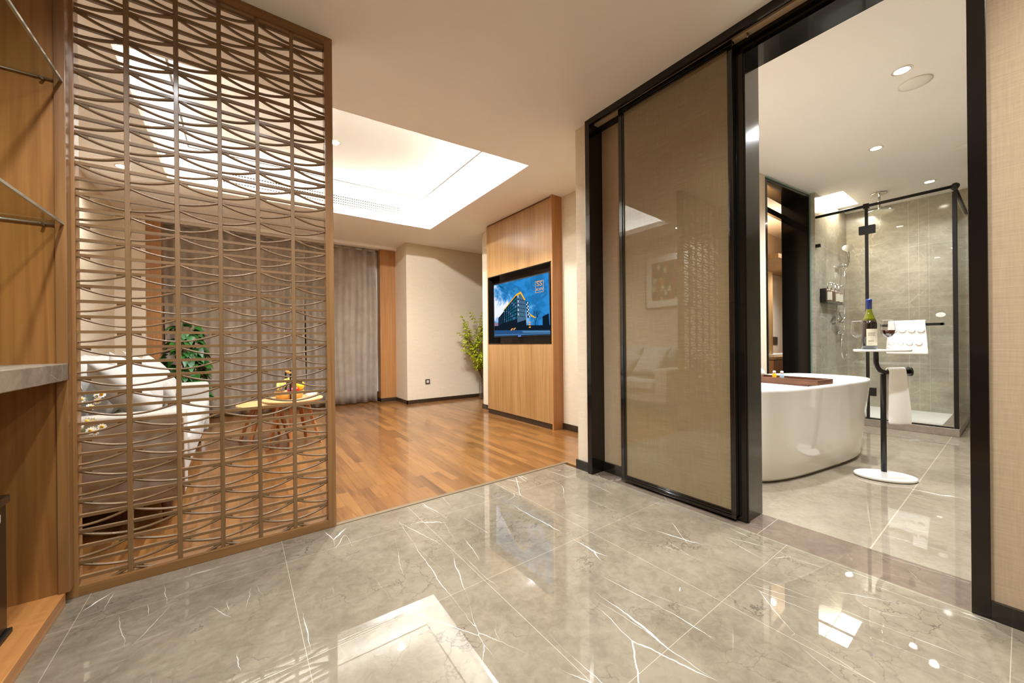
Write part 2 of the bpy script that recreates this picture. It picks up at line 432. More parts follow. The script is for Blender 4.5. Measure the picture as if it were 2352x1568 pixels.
M['stem'] = plain('brown_stem', (110, 84, 54), .7)
M['green_stem'] = plain('green_stem', (90, 120, 40), .6)
M['pot'] = plain('white_pot', (225, 222, 215), .3)
M['moss'] = plain('moss_pole', (84, 62, 40), .9, bump=.5, bscale=90)
M['petal'] = plain('white_petal', (245, 242, 232), .6)
M['pollen'] = plain('yellow_centre', (236, 186, 20), .6)
M['banana'] = plain('banana_skin', (240, 206, 96), .4, noise=.06, nscale=10)
M['mango'] = plain('yellow_fruit', (240, 186, 30), .35, noise=.08, nscale=10)
M['apple'] = plain('red_fruit', (186, 40, 24), .3, noise=.2, nscale=12)
M['dragon'] = plain('pink_fruit', (204, 60, 90), .4, noise=.2, nscale=14)
M['bamboo'] = wood('bamboo', (196, 142, 66), (214, 160, 84), (226, 176, 102), 'X', rough=.45, coat=.15)
M['lens'] = emit('downlight_lens', (255, 244, 224), 14)
M['lens_off'] = plain('speaker_cloth', (240, 238, 234), .6)
M['trim_white'] = plain('white_trim_ring', (236, 230, 220), .4)
M['vent_dark'] = plain('vent_slot', (74, 66, 56), .9, spec=0)
M['gap_shade'] = plain('painted_gap_shade', (96, 86, 72), .8)
M['led_panel'] = emit('shower_light_panel', (255, 246, 226), 13)
M['outlet'] = plain('outlet_plate', (96, 88, 78), .35, metal=.5)
M['mat_white'] = plain('picture_mount', (232, 226, 212), .8)
M['silver'] = plain('silver_frame', (150, 140, 124), .35, metal=.6)
M['window_glass'] = thin_glass('window_glass', (.6, .65, .7))
M['sticker'] = plain('white_sticker', (248, 240, 226), .5)
M['orange_ink'] = plain('orange_ink', (236, 160, 110), .6)
M['tray_white'] = plain('shower_tray', (236, 234, 226), .25)
M['paper'] = plain('white_paper', (240, 236, 228), .6)
M['bin'] = plain('bin_metal', (44, 34, 24), .3, metal=.5)

# ------------------------------------------------------------------ mesh helpers
BASE = {}

class MB:
    def __init__(s): s.v = []; s.f = []; s.sm = []; s.mi = []
    def add(s, vs, fs, smooth=False, mi=0):
        n = len(s.v); s.v += [tuple(v) for v in vs]
        for f in fs:
            s.f.append([i + n for i in f]); s.sm.append(smooth); s.mi.append(mi)
        return s
    def box(s, x0, x1, y0, y1, z0, z1, mi=0):
        vs = [(x, y, z) for z in (z0, z1) for y in (y0, y1) for x in (x0, x1)]
        return s.add(vs, [(0, 2, 3, 1), (4, 5, 7, 6), (0, 1, 5, 4), (2, 6, 7, 3), (0, 4, 6, 2), (1, 3, 7, 5)], mi=mi)
    def prism(s, poly, z0, z1, mi=0, smooth=False):
        n = len(poly)
        a = sum(poly[i][0] * poly[(i + 1) % n][1] - poly[(i + 1) % n][0] * poly[i][1] for i in range(n))
        if a < 0: poly = poly[::-1]
        vs = [(x, y, z0) for x, y in poly] + [(x, y, z1) for x, y in poly]
        s.add(vs, [tuple(range(n - 1, -1, -1)), tuple(range(n, 2 * n))], mi=mi)
        return s.add(vs, [(i, (i + 1) % n, n + (i + 1) % n, n + i) for i in range(n)], smooth, mi)
    def quad(s, a, b, c, d, mi=0): return s.add([a, b, c, d], [(0, 1, 2, 3)], mi=mi)
    def tube(s, pts, r, seg=12, caps=True, smooth=True, mi=0):
        pts = [Vector(p) for p in pts]; n = len(pts)
        rs = r if isinstance(r, (list, tuple)) else [r] * n
        t0 = (pts[1] - pts[0]).normalized()
        up = Vector((0, 0, 1)) if abs(t0.z) < .9 else Vector((1, 0, 0))
        nrm = t0.cross(up).normalized()
        vs = []
        for i, p in enumerate(pts):
            t = ((pts[min(i + 1, n - 1)] - p).normalized() + (p - pts[max(i - 1, 0)]).normalized())
            t = t.normalized() if t.length > 1e-6 else t0
            nrm = (nrm - t * nrm.dot(t)).normalized(); bn = t.cross(nrm)
            for k in range(seg):
                a = 2 * PI * k / seg
                vs.append(p + (nrm * math.cos(a) + bn * math.sin(a)) * rs[i])
        fs = [(i * seg + k, i * seg + (k + 1) % seg, (i + 1) * seg + (k + 1) % seg, (i + 1) * seg + k) for i in range(n - 1) for k in range(seg)]
        s.add(vs, fs, smooth, mi)
        if caps: s.add(vs, [tuple(range(seg - 1, -1, -1)), tuple((n - 1) * seg + k for k in range(seg))], mi=mi)
        return s
    def lathe(s, prof, cx, cy, seg=32, sx=1.0, sy=1.0, rot=0.0, mi=0, caps=True, smooth=True):
        vs = []
        for r, z in prof:
            for k in range(seg):
                a = 2 * PI * k / seg
                x, y = r * math.cos(a) * sx, r * math.sin(a) * sy
                vs.append((cx + x * math.cos(rot) - y * math.sin(rot), cy + x * math.sin(rot) + y * math.cos(rot), z))
        n = len(prof)
        fs = [(i * seg + k, i * seg + (k + 1) % seg, (i + 1) * seg + (k + 1) % seg, (i + 1) * seg + k) for i in range(n - 1) for k in range(seg)]
        s.add(vs, fs, smooth, mi)
        if caps:
            s.add(vs, [tuple(range(seg - 1, -1, -1)), tuple((n - 1) * seg + k for k in range(seg))], mi=mi)
        return s
    def ball(s, c, r, sx=1, sy=1, sz=1, seg=16, mi=0):
        prof = []
        vs = []; rings = 10
        for i in range(rings + 1):
            a = -PI / 2 + PI * i / rings
            for k in range(seg):
                b = 2 * PI * k / seg
                vs.append((c[0] + r * sx * math.cos(a) * math.cos(b), c[1] + r * sy * math.cos(a) * math.sin(b), c[2] + r * sz * math.sin(a)))
        return s.add(vs, [(i * seg + k, i * seg + (k + 1) % seg, (i + 1) * seg + (k + 1) % seg, (i + 1) * seg + k) for i in range(rings) for k in range(seg)], True, mi)
    def xf(s, mat, start=0):
        for i in range(start, len(s.v)): s.v[i] = tuple(mat @ Vector(s.v[i]))
        return s

def obj(name, mb, mat, parent=None, base=None, bevel=0, bseg=2, subd=0):
    me = bpy.data.meshes.new(name)
    o = bpy.data.objects.new(name, me); C.objects.link(o)
    if parent is not None:
        b = BASE[parent.name]; o.parent = parent; BASE[o.name] = b
    else:
        if base is None: base = (0, 0, 0)
        b = Vector(base); o.location = b; BASE[o.name] = b
    me.from_pydata([tuple(Vector(v) - Vector(b)) for v in mb.v], [], mb.f)
    for m in (mat if isinstance(mat, (list, tuple)) else [mat]): me.materials.append(m)
    for p, sm, mi in zip(me.polygons, mb.sm, mb.mi): p.use_smooth = sm; p.material_index = mi
    bm = bmesh.new(); bm.from_mesh(me)
    bmesh.ops.remove_doubles(bm, verts=bm.verts, dist=1e-5)
    bmesh.ops.recalc_face_normals(bm, faces=bm.faces)
    bm.to_mesh(me); bm.free()
    if bevel:
        md = o.modifiers.new('bevel', 'BEVEL'); md.width = bevel; md.segments = bseg; md.limit_method = 'ANGLE'; md.angle_limit = R(40)
        md.harden_normals = False
        if bseg > 2:
            for p in me.polygons: p.use_smooth = True
    if subd:
        md = o.modifiers.new('subd', 'SUBSURF'); md.levels = subd; md.render_levels = subd
        for p in me.polygons: p.use_smooth = True
    return o

def tag(o, label=None, cat=None, group=None, kind=None):
    if label: o['label'] = label
    if cat: o['category'] = cat
    if group: o['group'] = group
    if kind: o['kind'] = kind
    return o

def thing(name, base, label, cat, group=None):
    o = bpy.data.objects.new(name, None); C.objects.link(o)
    o.location = base; o.empty_display_size = .05
    BASE[o.name] = Vector(base)
    return tag(o, label, cat, group)

def struct(name, mb, mat, label=None, parent=None, bevel=0):
    o = obj(name, mb, mat, parent, bevel=bevel)
    if parent is None: tag(o, label, 'structure' if False else None, None, 'structure')
    return o

def box(x0, x1, y0, y1, z0, z1): return MB().box(x0, x1, y0, y1, z0, z1)

def text_mb(txt, size, place, thick=0.0006):
    """flat letters; place(u, v, w) maps letter plane to the world"""
    cu = bpy.data.curves.new('letters', 'FONT'); cu.body = txt; cu.size = size; cu.align_x = 'CENTER'; cu.align_y = 'CENTER'; cu.resolution_u = 3
    to = bpy.data.objects.new('letters', cu)
    me = bpy.data.meshes.new_from_object(to)
    mb = MB()
    mb.add([place(v.co.x, v.co.y, thick) for v in me.vertices], [tuple(p.vertices) for p in me.polygons])
    bpy.data.objects.remove(to); bpy.data.curves.remove(cu); bpy.data.meshes.remove(me)
    return mb

# ------------------------------------------------------------------ the setting
# floors
struct('floor', box(-1.3, 2.16, -1.7, 2.245, -.08, 0), M['marble'], 'polished beige marble floor of the entrance hall')
struct('floor_living', MB().box(-1.3, 4.7, 2.275, 6.9, -.08, 0).box(2.2, 4.7, 2.03, 2.275, -.08, 0), M['planks'], 'glossy brown wooden plank floor of the living room')
struct('floor_threshold', box(2.16, 2.43, -1.7, 2.0, -.08, 0), M['marble_strip'], 'brown marble threshold strip under the sliding door')
struct('floor_bathroom', MB().box(2.43, 9.2, -1.7, 1.98, -.08, 0).box(4.76, 9.2, 1.98, 3.0, -.08, 0), M['marble_bath'], 'streaked beige marble floor of the bathroom')
struct('trim_1', box(-1.3, 2.2, 2.245, 2.275, -.05, .004), M['cream_strip'], 'cream edge strip between marble and wooden floor')

# living ceiling with its recess
hole = [(-.56, 2.97), (2.235, 2.765), (2.285, 5.14), (-.56, 5.22)]
ro = [(-.76, 2.6), (2.42, 2.6), (2.46, 5.38), (-.76, 5.42)]
mb = MB()
outer = [(-1.35, -1.75), (2.445, -1.75), (2.445, 6.95), (-1.35, 6.95)]
for i in range(4):
    j = (i + 1) % 4
    mb.quad((*outer[i], H), (*outer[j], H), (*hole[j], H), (*hole[i], H))
mb.box(2.445, 4.75, 2.0, 6.95, H, H + .02)
struct('ceiling', mb, M['ceiling'], 'beige painted ceiling of hall and living room')
mb = MB(); LZ = H + .075
for i in range(4):
    j = (i + 1) % 4
    mb.quad((*hole[i], H), (*hole[j], H), (*hole[j], LZ), (*hole[i], LZ))
    mb.quad((*hole[i], LZ), (*hole[j], LZ), (*ro[j], LZ), (*ro[i], LZ))
    mb.quad((*ro[i], LZ), (*ro[j], LZ), (*ro[j], HR), (*ro[i], HR))
mb.quad(*[(*p, HR) for p in ro])
struct('ceiling_recess', mb, M['recess'], 'white lit ceiling recess over the living room')
mb = MB(); g = .012
pn = [(-.42, 2.86), (2.19, 2.86), (2.205, 5.2), (-.42, 5.24)]
for i in range(4):
    a, b = Vector(pn[i]), Vector(pn[(i + 1) % 4]); d = (b - a).normalized(); n = Vector((-d.y, d.x)) * g
    mb.box(0, 0, 0, 0, 0, 0) if False else mb.prism([tuple(a), tuple(b), tuple(b + n), tuple(a + n)], HR - .006, HR - .001)
struct('trim_2', mb, M['gap_shade'], 'thin dark strips painted as a shadow gap around the recess ceiling')  # flush strips, no real gap: its shade is put into their colour
# bathroom ceiling with light well
wx0, wx1, wy0, wy1 = 6.13, 6.86, 1.33, 1.545
mb = MB(); o4 = [(2.445, -1.75), (9.2, -1.75), (9.2, 3.0), (2.445, 3.0)]; h4 = [(wx0, wy0), (wx1, wy0), (wx1, wy1), (wx0, wy1)]
for i in range(4):
    j = (i + 1) % 4
    mb.quad((*o4[i], HB), (*o4[j], HB), (*h4[j], HB), (*h4[i], HB))
    mb.quad((*h4[i], HB), (*h4[j], HB), (*h4[j], HB + .12), (*h4[i], HB + .12))
struct('ceiling_bathroom', mb, M['ceiling'], 'beige painted bathroom ceiling')

# walls
struct('wall_west', box(-1.3, -1.2, -1.75, 6.95, 0, HR), M['wallpaper'], 'beige papered wall behind the sofa')
struct('wall_south', box(-1.3, 2.445, -1.75, -1.6, 0, H), M['wallpaper'], 'beige wall at the back of the hall')
struct('wall_bath_west', MB().box(2.165, 2.435, -1.7, .118, 0, H).box(2.2, 2.445, -1.7, 2.0, H - .03, HB), [M['wallpaper_dark']], 'beige woven papered wall right of the bathroom opening')
struct('wall_pocket', box(2.29, 2.435, .96, 2.0, 0, H), M['wallpaper_dark'], 'beige papered wall behind the sliding door')
mb = MB().box(2.174, 3.1, 1.975, 2.095, 0, H)
struct('wall_corner', mb, M['wallpaper'], 'narrow beige wall end beside the black post')
struct('wall_east', box(3.03, 3.2, 2.05, 4.9, 0, H), M['wallpaper'], 'beige papered wall behind the television panel')
struct('wall_alcove', box(4.6, 4.75, 2.05, 6.9, 0, H), M['wallpaper'], 'beige wall at the end of the alcove')
struct('wall_north', box(2.254, 4.75, 6.034, 6.95, 0, H), M['wallpaper'], 'beige papered far wall with a socket')
struct('wall_north_left', box(-1.3, -.93, 6.45, 6.95, 0, H), M['paint_wall'], 'narrow beige wall left of the curtain')
struct('wall_window', box(-1.3, 2.4, 6.93, 6.97, 0, H), M['paint_wall'], 'wall around the window behind the curtain')
struct('trim_3', MB().box(-1.2, 2.254, 6.5, 6.52, H - .035, H).box(-1.2, 2.254, 6.5, 6.95, H - .04, H - .035), M['ceiling'], 'small soffit over the curtain')
struct('trim_4', box(1.985, 2.254, 6.57, 6.95, .06, H - .035), M['veneer_side'], 'tall wooden panel right of the curtain')
struct('trim_5', box(-.955, -.79, 6.5, 6.95, 0, H - .035), M['veneer_side'], 'tall wooden panel left of the curtain')
struct('window_1', box(-.79, 1.985, 6.9, 6.92, .05, H - .06), M['window_glass'], 'window behind the curtain')
# bath walls
T1, T2 = (4.80, 1.712), (5.868, 1.60)
struct('wall_bath_north', MB().prism([(2.445, 1.96), T1, (T1[0], 1.9), (2.445, 2.095)], 0, HB), M['paint_wall'], 'beige bathroom wall behind the tub')
struct('wall_shower_side', box(5.884, 7.45, 1.55, 1.90, 0, HB), M['tile_wall_side'], 'grey marble tiled side wall of the shower')
struct('wall_shower_back', box(7.3, 7.45, -1.7, 1.56, 0, HB), M['tile_wall'], 'grey marble tiled back wall of the shower')
struct('wall_bath_south', box(2.4, 7.45, -1.75, -1.6, 0, HB), M['tile_wall_side'], 'tiled south wall of the bathroom')
struct('wall_dressing', box(4.6, 9.2, 2.62, 2.75, 0, HB), M['paint_wall'], 'beige wall of the dressing room beyond the portal')
struct('wall_dressing_end', MB().box(9.1, 9.2, 1.5, 2.7, 0, HB).box(4.62, 4.75, 1.9, 2.7, 0, HB).box(7.45, 9.2, 1.5, 1.6, 0, HB), M['paint_wall'], 'end walls of the dressing room')
# portal frame: dark metal lining of the opening in the north bathroom wall
mb = MB()
mb.prism([T1, (T1[0] + .05, T1[1] - .005), (T1[0] + .05, 1.9), (T1[0], 1.9)], 0, 2.835)
mb.prism([(5.85, 1.603), (5.87, 1.60), (5.87, 1.9), (5.85, 1.9)], 0, 2.835)
mb.prism([T1, T2, (T2[0], 1.9), (T1[0], 1.9)], 2.805, 2.835)
mb.box(T1[0], 5.9, 1.86, 1.9, 2.58, 2.65)
struct('trim_6', mb, M['black_metal'], 'dark bronze lining of the opening beyond the tub', bevel=.002)
mb = MB().prism([(T1[0], T1[1] - .012), (T2[0] + .012, T2[1] - .012), (T2[0] + .012, T2[1]), T1], 2.835, 2.845)
mb.prism([(T2[0], T2[1] - .012), (T2[0] + .014, T2[1] - .012), (T2[0] + .014, T2[1] + .0), (T2[0], T2[1])], 0, 2.845)
struct('trim_7', mb, M['glass_edge'], 'green glass edge around the dark opening')
struct('wall_over_portal', MB().prism([T1, T2, (T2[0], 1.9), (T1[0], 1.9)], 2.846, HB), M['ceiling'], 'wall over the opening')

# skirting
mb = MB()
struct('baseboard_north', MB().box(2.242, 4.6, 6.022, 6.036, 0, .062).box(2.242, 2.256, 6.022, 6.6, 0, .062).box(1.985, 2.256, 6.558, 6.575, 0, .062), M['base_dark'], 'dark skirting along the far wall')
struct('baseboard_east', MB().box(3.016, 3.032, 2.1, 4.912, 0, .07).box(3.016, 3.2, 4.898, 4.912, 0, .07), M['base_dark'], 'dark skirting along the television wall')
struct('baseboard_west', box(-1.202, -1.188, 2.35, 6.45, 0, .07), M['base_dark'], 'dark skirting behind the sofa')
struct('baseboard_corner', MB().box(2.160, 2.176, 1.96, 2.108, 0, .072), M['base_black'], 'black skirting on the wall end')
struct('baseboard_pocket', box(2.276, 2.292, .96, 1.96, 0, .075), M['base_black'], 'black skirting behind the sliding door')
struct('baseboard_hall', box(2.150, 2.167, -1.6, .074, 0, .066), M['base_black'], 'black skirting on the right wall')

# bathroom opening: posts, header with track
mb = MB().box(2.143, 2.29, 1.925, 1.968, 0, H)
struct('trim_8', mb, M['black_metal'], 'slim black post at the wall end', bevel=.002)
mb = MB().box(2.236, 2.445, .90, .962, 0, H - .095).box(2.243, 2.262, .892, .902, 0, H - .095)
struct('trim_9', mb, M['black_metal'], 'black post between sliding door and bathroom opening', bevel=.002)
struct('trim_10', box(2.15, 2.445, .074, .1185, 0, H), M['black_metal'], 'black jamb at the right of the bathroom opening', bevel=.002)
mb = MB().box(2.143, 2.156, .118, 1.925, 2.635, H).box(2.156, 2.195, .118, 1.925, 2.66, H)
mb.box(2.245, 2.262, .118, 1.925, 2.63, H).box(2.262, 2.445, .118, .962, 2.582, H).box(2.262, 2.29, .962, 1.925, 2.63, H)
struct('trim_11', mb, M['black_metal'], 'black header with door track over the bathroom opening')
struct('trim_12', box(2.195, 2.245, .118, 1.925, 2.662, H), M['black_matte'], 'dark door track slot in the header')

# sliding door
d = tag(bpy.data.objects.new('door_1', None), 'sliding door of woven fabric behind glass in a black frame', 'door', None, 'structure')
C.objects.link(d); d.location = (2.2, 1.31, 0); BASE['door_1'] = Vector((2.2, 1.31, 0))
y0, y1, z0, z1 = .938, 1.700, .018, 2.655
obj('pane', box(2.207, 2.222, y0 + .02, y1 - .02, z0 + .03, z1 - .03), M['fabric_glass'], d)
obj('frame_stile', MB().box(2.196, 2.232, y1 - .03, y1, z0, z1).box(2.200, 2.207, y1 - .042, y1 - .03, z0, z1), M['black_gloss'], d, bevel=.003)
obj('frame_stile', MB().box(2.196, 2.232, y0, y0 + .022, z0, z1).box(2.200, 2.207, y0 + .022, y0 + .028, z0, z1), M['black_gloss'], d, bevel=.003)
obj('frame_rail', MB().box(2.198, 2.232, y0, y1, z0, z0 + .018).box(2.194, 2.204, y0, y1, z0 + .022, z0 + .030).box(2.199, 2.210, y0, y1, z0 + .036, z0 + .042), M['black_metal'], d, bevel=.002)
obj('frame_rail', MB().box(2.198, 2.232, y0, y1, z1 - .018, z1).box(2.194, 2.204, y0, y1, z1 - .030, z1 - .022).box(2.199, 2.210, y0, y1, z1 - .042, z1 - .036), M['black_metal'], d, bevel=.002)
obj('track_hanger', MB().tube([(2.218, .90, 2.662), (2.218, .87, 2.655), (2.218, .862, 2.64), (2.218, .87, 2.628)], .005, 8), M['steel'], d)

# ------------------------------------------------------------------ lattice screen
LX0, LX1, LY = -.529, .428, 2.24
lt = thing('lattice_screen', (-.05, LY, 0), 'full-height brown wooden lattice screen with scallop pattern on the marble edge', 'screen')
obj('frame_rail', box(LX0, LX1, LY, LY + .055, .0, .042), M['frame_wood_h'], lt, bevel=.002)
obj('frame_rail', box(LX0, LX1, LY, LY + .055, 2.635, 2.679), M['frame_wood_h'], lt, bevel=.002)
obj('frame_stile', box(.388, LX1, LY - .001, LY + .056, .0, 2.679), M['frame_wood'], lt, bevel=.002)
obj('frame_stile', box(LX0 - .03, -.525, LY - .001, LY + .056, .0, 2.679), M['frame_wood'], lt, bevel=.002)
sx = [-.525, -.378, -.219, -.065, .084, .235, .388]
for x in sx[1:-1]:
    obj('mullion', box(x - .0085, x + .0085, LY + .012, LY + .030, .04, 2.637), M['lattice_v'], lt, bevel=.0015)
PITCH, ZA = .0622, 1.1235
k0 = math.ceil((.06 - ZA) / PITCH); k1 = math.floor((2.63 - ZA) / PITCH)
def arc(mb, xa, xb, z, flip, sag):
    """half of a hanging scallop from its tip on the slat to its low point at the next upright"""
    n = 12; ht = .0033; y0, y1 = LY + .0145, LY + .0275
    top, bot = [], []
    for i in range(n + 1):
        u = i / n
        w = 1 - u if flip else u
        zc = z - .004 - sag * (1 - (1 - w) ** 1.9)
        x = xa + (xb - xa) * u
        thick = ht * (1.4 - .4 * w)
        top.append((x, zc + thick)); bot.append((x, zc - thick))
    vs = []
    for (x, zt), (_, zb) in zip(top, bot): vs += [(x, y0, zt), (x, y1, zt), (x, y1, zb), (x, y0, zb)]
    fs = []
    for i in range(n):
        a = 4 * i; b = a + 4
        for q in range(4): fs.append((a + q, a + (q + 1) % 4, b + (q + 1) % 4, b + q))
    mb.add(vs, fs, True)
    # solid web where the scallop meets the slat
    wx = .24 * (xb - xa)
    tip = xb if flip else xa; s_ = -1 if flip else 1
    inner = tip + s_ * abs(wx)
    zc = z - .004 - sag * (1 - (1 - .24) ** 1.9) + .001
    y0, y1 = y0 + .0012, y1 - .0012
    vs = [(tip, y0, z), (inner, y0, z), (inner, y0, zc), (tip, y0, z - .0065), (tip, y1, z), (inner, y1, z), (inner, y1, zc), (tip, y1, z - .0065)]
    mb.add(vs, [(0, 1, 2, 3), (4, 7, 6, 5), (0, 4, 5, 1), (1, 5, 6, 2), (2, 6, 7, 3), (3, 7, 4, 0)])
for k in range(k0, k1 + 1):
    z = ZA + k * PITCH
    obj('slat', box(sx[0], sx[-1], LY + .0135, LY + .0285, z - .0060, z + .0060), M['lattice'], lt)
    mb = MB(); evn = (k % 2 == 0)
    for c in range(6):
        hangs_from_left = (c % 2 == 0) == evn
        arc(mb, sx[c], sx[c + 1], z, not hangs_from_left, .037)
    obj('scallop_row', mb, M['lattice'], lt)

# ------------------------------------------------------------------ hall cabinet on the left
cb = thing('bar_cabinet', (-.87, 1.0, 0), 'tall brown veneered open cabinet at the left edge beside the lattice screen', 'cabinet')
obj('side_panel', box(-1.19, -.566, 2.2, 2.236, .05, H - .002), M['cabinet'], cb)
obj('side_panel_edge', MB().box(-.566, -.535, 2.19, 2.241, .05, H - .002), M['frame_wood'], cb, bevel=.002)
obj('plinth', box(-1.19, -.549, -.6, 2.2, 0, .05), M['plinth_wood'], cb, bevel=.002)
obj('back_panel', box(-1.199, -1.19, -.6, 2.236, .05, H - .002), M['cabinet'], cb)
obj('side_panel', box(-1.19, -.566, -.636, -.6, 0, H - .002), M['cabinet'], cb)
ct = tag(obj('countertop', box(-1.19, -.535, -.6, 2.2, .872, .937), M['counter'], base=(-.87, 1, .872), bevel=.003), 'thick brown marble countertop in the left cabinet', 'countertop')
for z, lab in ((2.03, 'upper glass shelf in the cabinet at the left edge'), (1.477, 'lower glass shelf in the cabinet at the left edge')):
    s = thing('glass_shelf', (-.87, 1.2, z), lab, 'shelf', 'glass shelves in the left cabinet')
    obj('pane', box(-1.185, -.549, .3, 2.199, z - .004, z + .004), M['shelf_glass'], s)
    obj('front_edge', box(-.549, -.541, .3, 2.199, z - .0045, z + .0045), M['shelf_edge'], s)
    obj('back_rail', MB().tube([(-1.18, 2.194, z - .006), (-.56, 2.194, z - .006)], .003, 8), M['steel'], s)
    for y in (2.192, .33):
        obj('shelf_pin', MB().tube([(-.592, y + .006, z - .011), (-.592, y - .012, z - .011)], .005, 10), M['steel'], s)
# waste bin
wb = thing('waste_bin', (-.73, 1.88, .05), 'dark metal waste bin with white sticker on the cabinet plinth', 'bin')
obj('body', MB().box(-.83, -.626, 1.76, 2.0, .066, .488), M['bin'], wb, bevel=.008, bseg=3)
obj('liner_rim', MB().box(-.836, -.62, 1.754, 2.006, .485, .512), M['black_gloss'], wb, bevel=.004)
obj('foot_rim', MB().box(-.834, -.618, 1.754, 2.008, .05, .066), M['black_matte'], wb, bevel=.003)
obj('sticker', MB().box(-.6265, -.6252, 1.90, 1.955, .435, .46), M['paper'], bpy.data.objects['body'])

# ------------------------------------------------------------------ television panel
tp = thing('media_wall', (2.96, 3.85, 0), 'tall oak veneered wall panel around the television', 'panel')
XF = 2.89
obj('upper_board', box(XF, 3.03, 3.172, 4.55, 1.932, 2.655), M['veneer'], tp)
obj('lower_board', box(XF, 3.03, 3.172, 4.55, .066, .984), M['veneer'], tp)
obj('left_stile', box(XF, 3.03, 4.520, 4.55, .984, 1.932), M['veneer'], tp)
obj('right_stile', box(XF, 3.03, 3.172, 3.186, .984, 1.932), M['veneer'], tp)
obj('side_board', box(XF - .012, 3.03, 3.150, 3.172, 0, 2.679), M['veneer_side'], tp)
obj('top_gap', box(XF + .01, 3.03, 3.172, 4.55, 2.655, 2.679), M['walnut'], tp)
obj('kickboard', box(XF + .006, 3.03, 3.172, 4.55, 0, .066), M['base_dark'], tp)
obj('niche_lining', MB().box(2.985, 3.0, 3.186, 4.52, .984, 1.932).box(XF - .004, XF + .02, 3.186, 4.52, .984, .996).box(XF - .004, XF + .02, 3.186, 4.52, 1.920, 1.932).box(XF - .004, XF + .02, 3.186, 3.198, .984, 1.932).box(XF - .004, XF + .02, 4.508, 4.52, .984, 1.932).box(XF, 2.985, 4.506, 4.52, .984, 1.932).box(XF, 2.985, 3.186, 3.2, .984, 1.932).box(XF, 2.985, 3.186, 4.52, 1.918, 1.932).box(XF, 2.985, 3.186, 4.52, .984, .998), M['black_gloss'], tp)
# television
tv = thing('television', (2.93, 3.815, 1.45), 'flat television in a black niche showing a hotel at dusk', 'television')
obj('housing', MB().box(2.905, 2.95, 3.225, 4.405, 1.078, 1.82).box(2.95, 2.985, 3.6, 4.0, 1.3, 1.6), M['black_matte'], tv, bevel=.003)
obj('maker_plate', box(2.9035, 2.9055, 3.78, 3.84, 1.080, 1.092), emit('tv_badge', (90, 120, 220), .5), tv)
# picture on the screen
SX = 2.9035
def S(px, py, lay=0):
    u = (px - 240) / 885.0; yt = 550 - 220 * u; yb = 1370 - 40 * u
    v = (yb - py) / (yb - yt)
    return (SX - .0004 * lay, 4.39 - u * 1.145, 1.095 + v * .712)
def sky_mat():
    m, nt, b = newmat('screen_sky'); nt.nodes.remove(b)
    tc = N(nt, 'ShaderNodeTexCoord')
    mp = N(nt, 'ShaderNodeMapping'); mp.inputs['Scale'].default_value = (1, 2.6, 4.2); mp.inputs['Rotation'].default_value = (R(28), 0, 0); mp.inputs['Location'].default_value = (0, .35, .2)
    L(nt, tc.outputs['Object'], mp.inputs['Vector'])
    n = N(nt, 'ShaderNodeTexNoise', i_Scale=1.0, i_Detail=6.0, i_Roughness=.6, i_Distortion=.3); L(nt, mp.outputs[0], n.inputs['Vector'])
    sp = N(nt, 'ShaderNodeSeparateXYZ'); L(nt, tc.outputs['Object'], sp.inputs[0])
    gx = math_node(nt, 'MULTIPLY', sp.outputs[1], .22)
    f = math_node(nt, 'ADD', n.outputs[0], gx)
    r = ramp(nt, f, [(.36, lin((40, 124, 190))), (.46, lin((28, 98, 152))), (.54, lin((52, 132, 190))), (.61, lin((130, 168, 208))), (.68, lin((214, 220, 238)))])
    e = N(nt, 'ShaderNodeEmission'); e.inputs[1].default_value = .32; L(nt, r.outputs[0], e.inputs[0])
    L(nt, e.outputs[0], nt.nodes['Material Output'].inputs[0])
    return m
SM = [sky_mat(), emit('screen_side_wall', (30, 62, 84), 0.30), emit('screen_front_wall', (66, 98, 124), 0.30), emit('screen_window', (22, 92, 116), 0.33), emit('screen_dark', (16, 26, 38), 0.30),
      emit('screen_gold', (232, 164, 24), 0.33), emit('screen_road', (38, 76, 118), 0.30), emit('screen_white', (225, 232, 240), 0.33), emit('screen_orange', (226, 150, 70), 0.33), emit('screen_lane', (78, 120, 162), 0.30), emit('screen_dusk', (150, 120, 150), 0.26)]
mb = MB()
def poly(pts, mi, lay): mb.add([S(x, y, lay) for x, y in pts], [tuple(range(len(pts)))], mi=mi)
poly([(240, 550), (1125, 330), (1143, 1330), (245, 1370)], 0, 0)
poly([(245, 1150), (330, 1150), (330, 1215), (245, 1215)], 10, 1)
poly([(245, 1205), (420, 1190), (1142, 1180), (1143, 1330), (245, 1372)], 4, 2)      # ground mass
poly([(245, 1275), (1142, 1260), (1143, 1331), (245, 1372)], 6, 3)                  # road
poly([(730, 1275), (1142, 1272), (1142, 1300), (750, 1305)], 9, 4)
poly([(245, 1345), (1142, 1310), (1142, 1318), (245, 1358)], 9, 4)
poly([(320, 1075), (425, 960), (430, 1220), (316, 1220)], 4, 3)                     # far wing
for r_ in range(5):
    for c_ in range(3):
        xx = 330 + c_ * 32; yy = 1080 - c_ * 22 + r_ * 26
        poly([(xx, yy), (xx + 20, yy - 12), (xx + 20, yy), (xx, yy + 12)], 1, 4)
poly([(425, 935), (650, 690), (660, 1190), (425, 1235)], 4, 5)                       # long side
poly([(650, 690), (720, 655), (783, 770), (800, 1095), (655, 1140)], 2, 5)           # gable side
poly([(655, 1140), (800, 1092), (805, 1215), (662, 1235)], 4, 6)
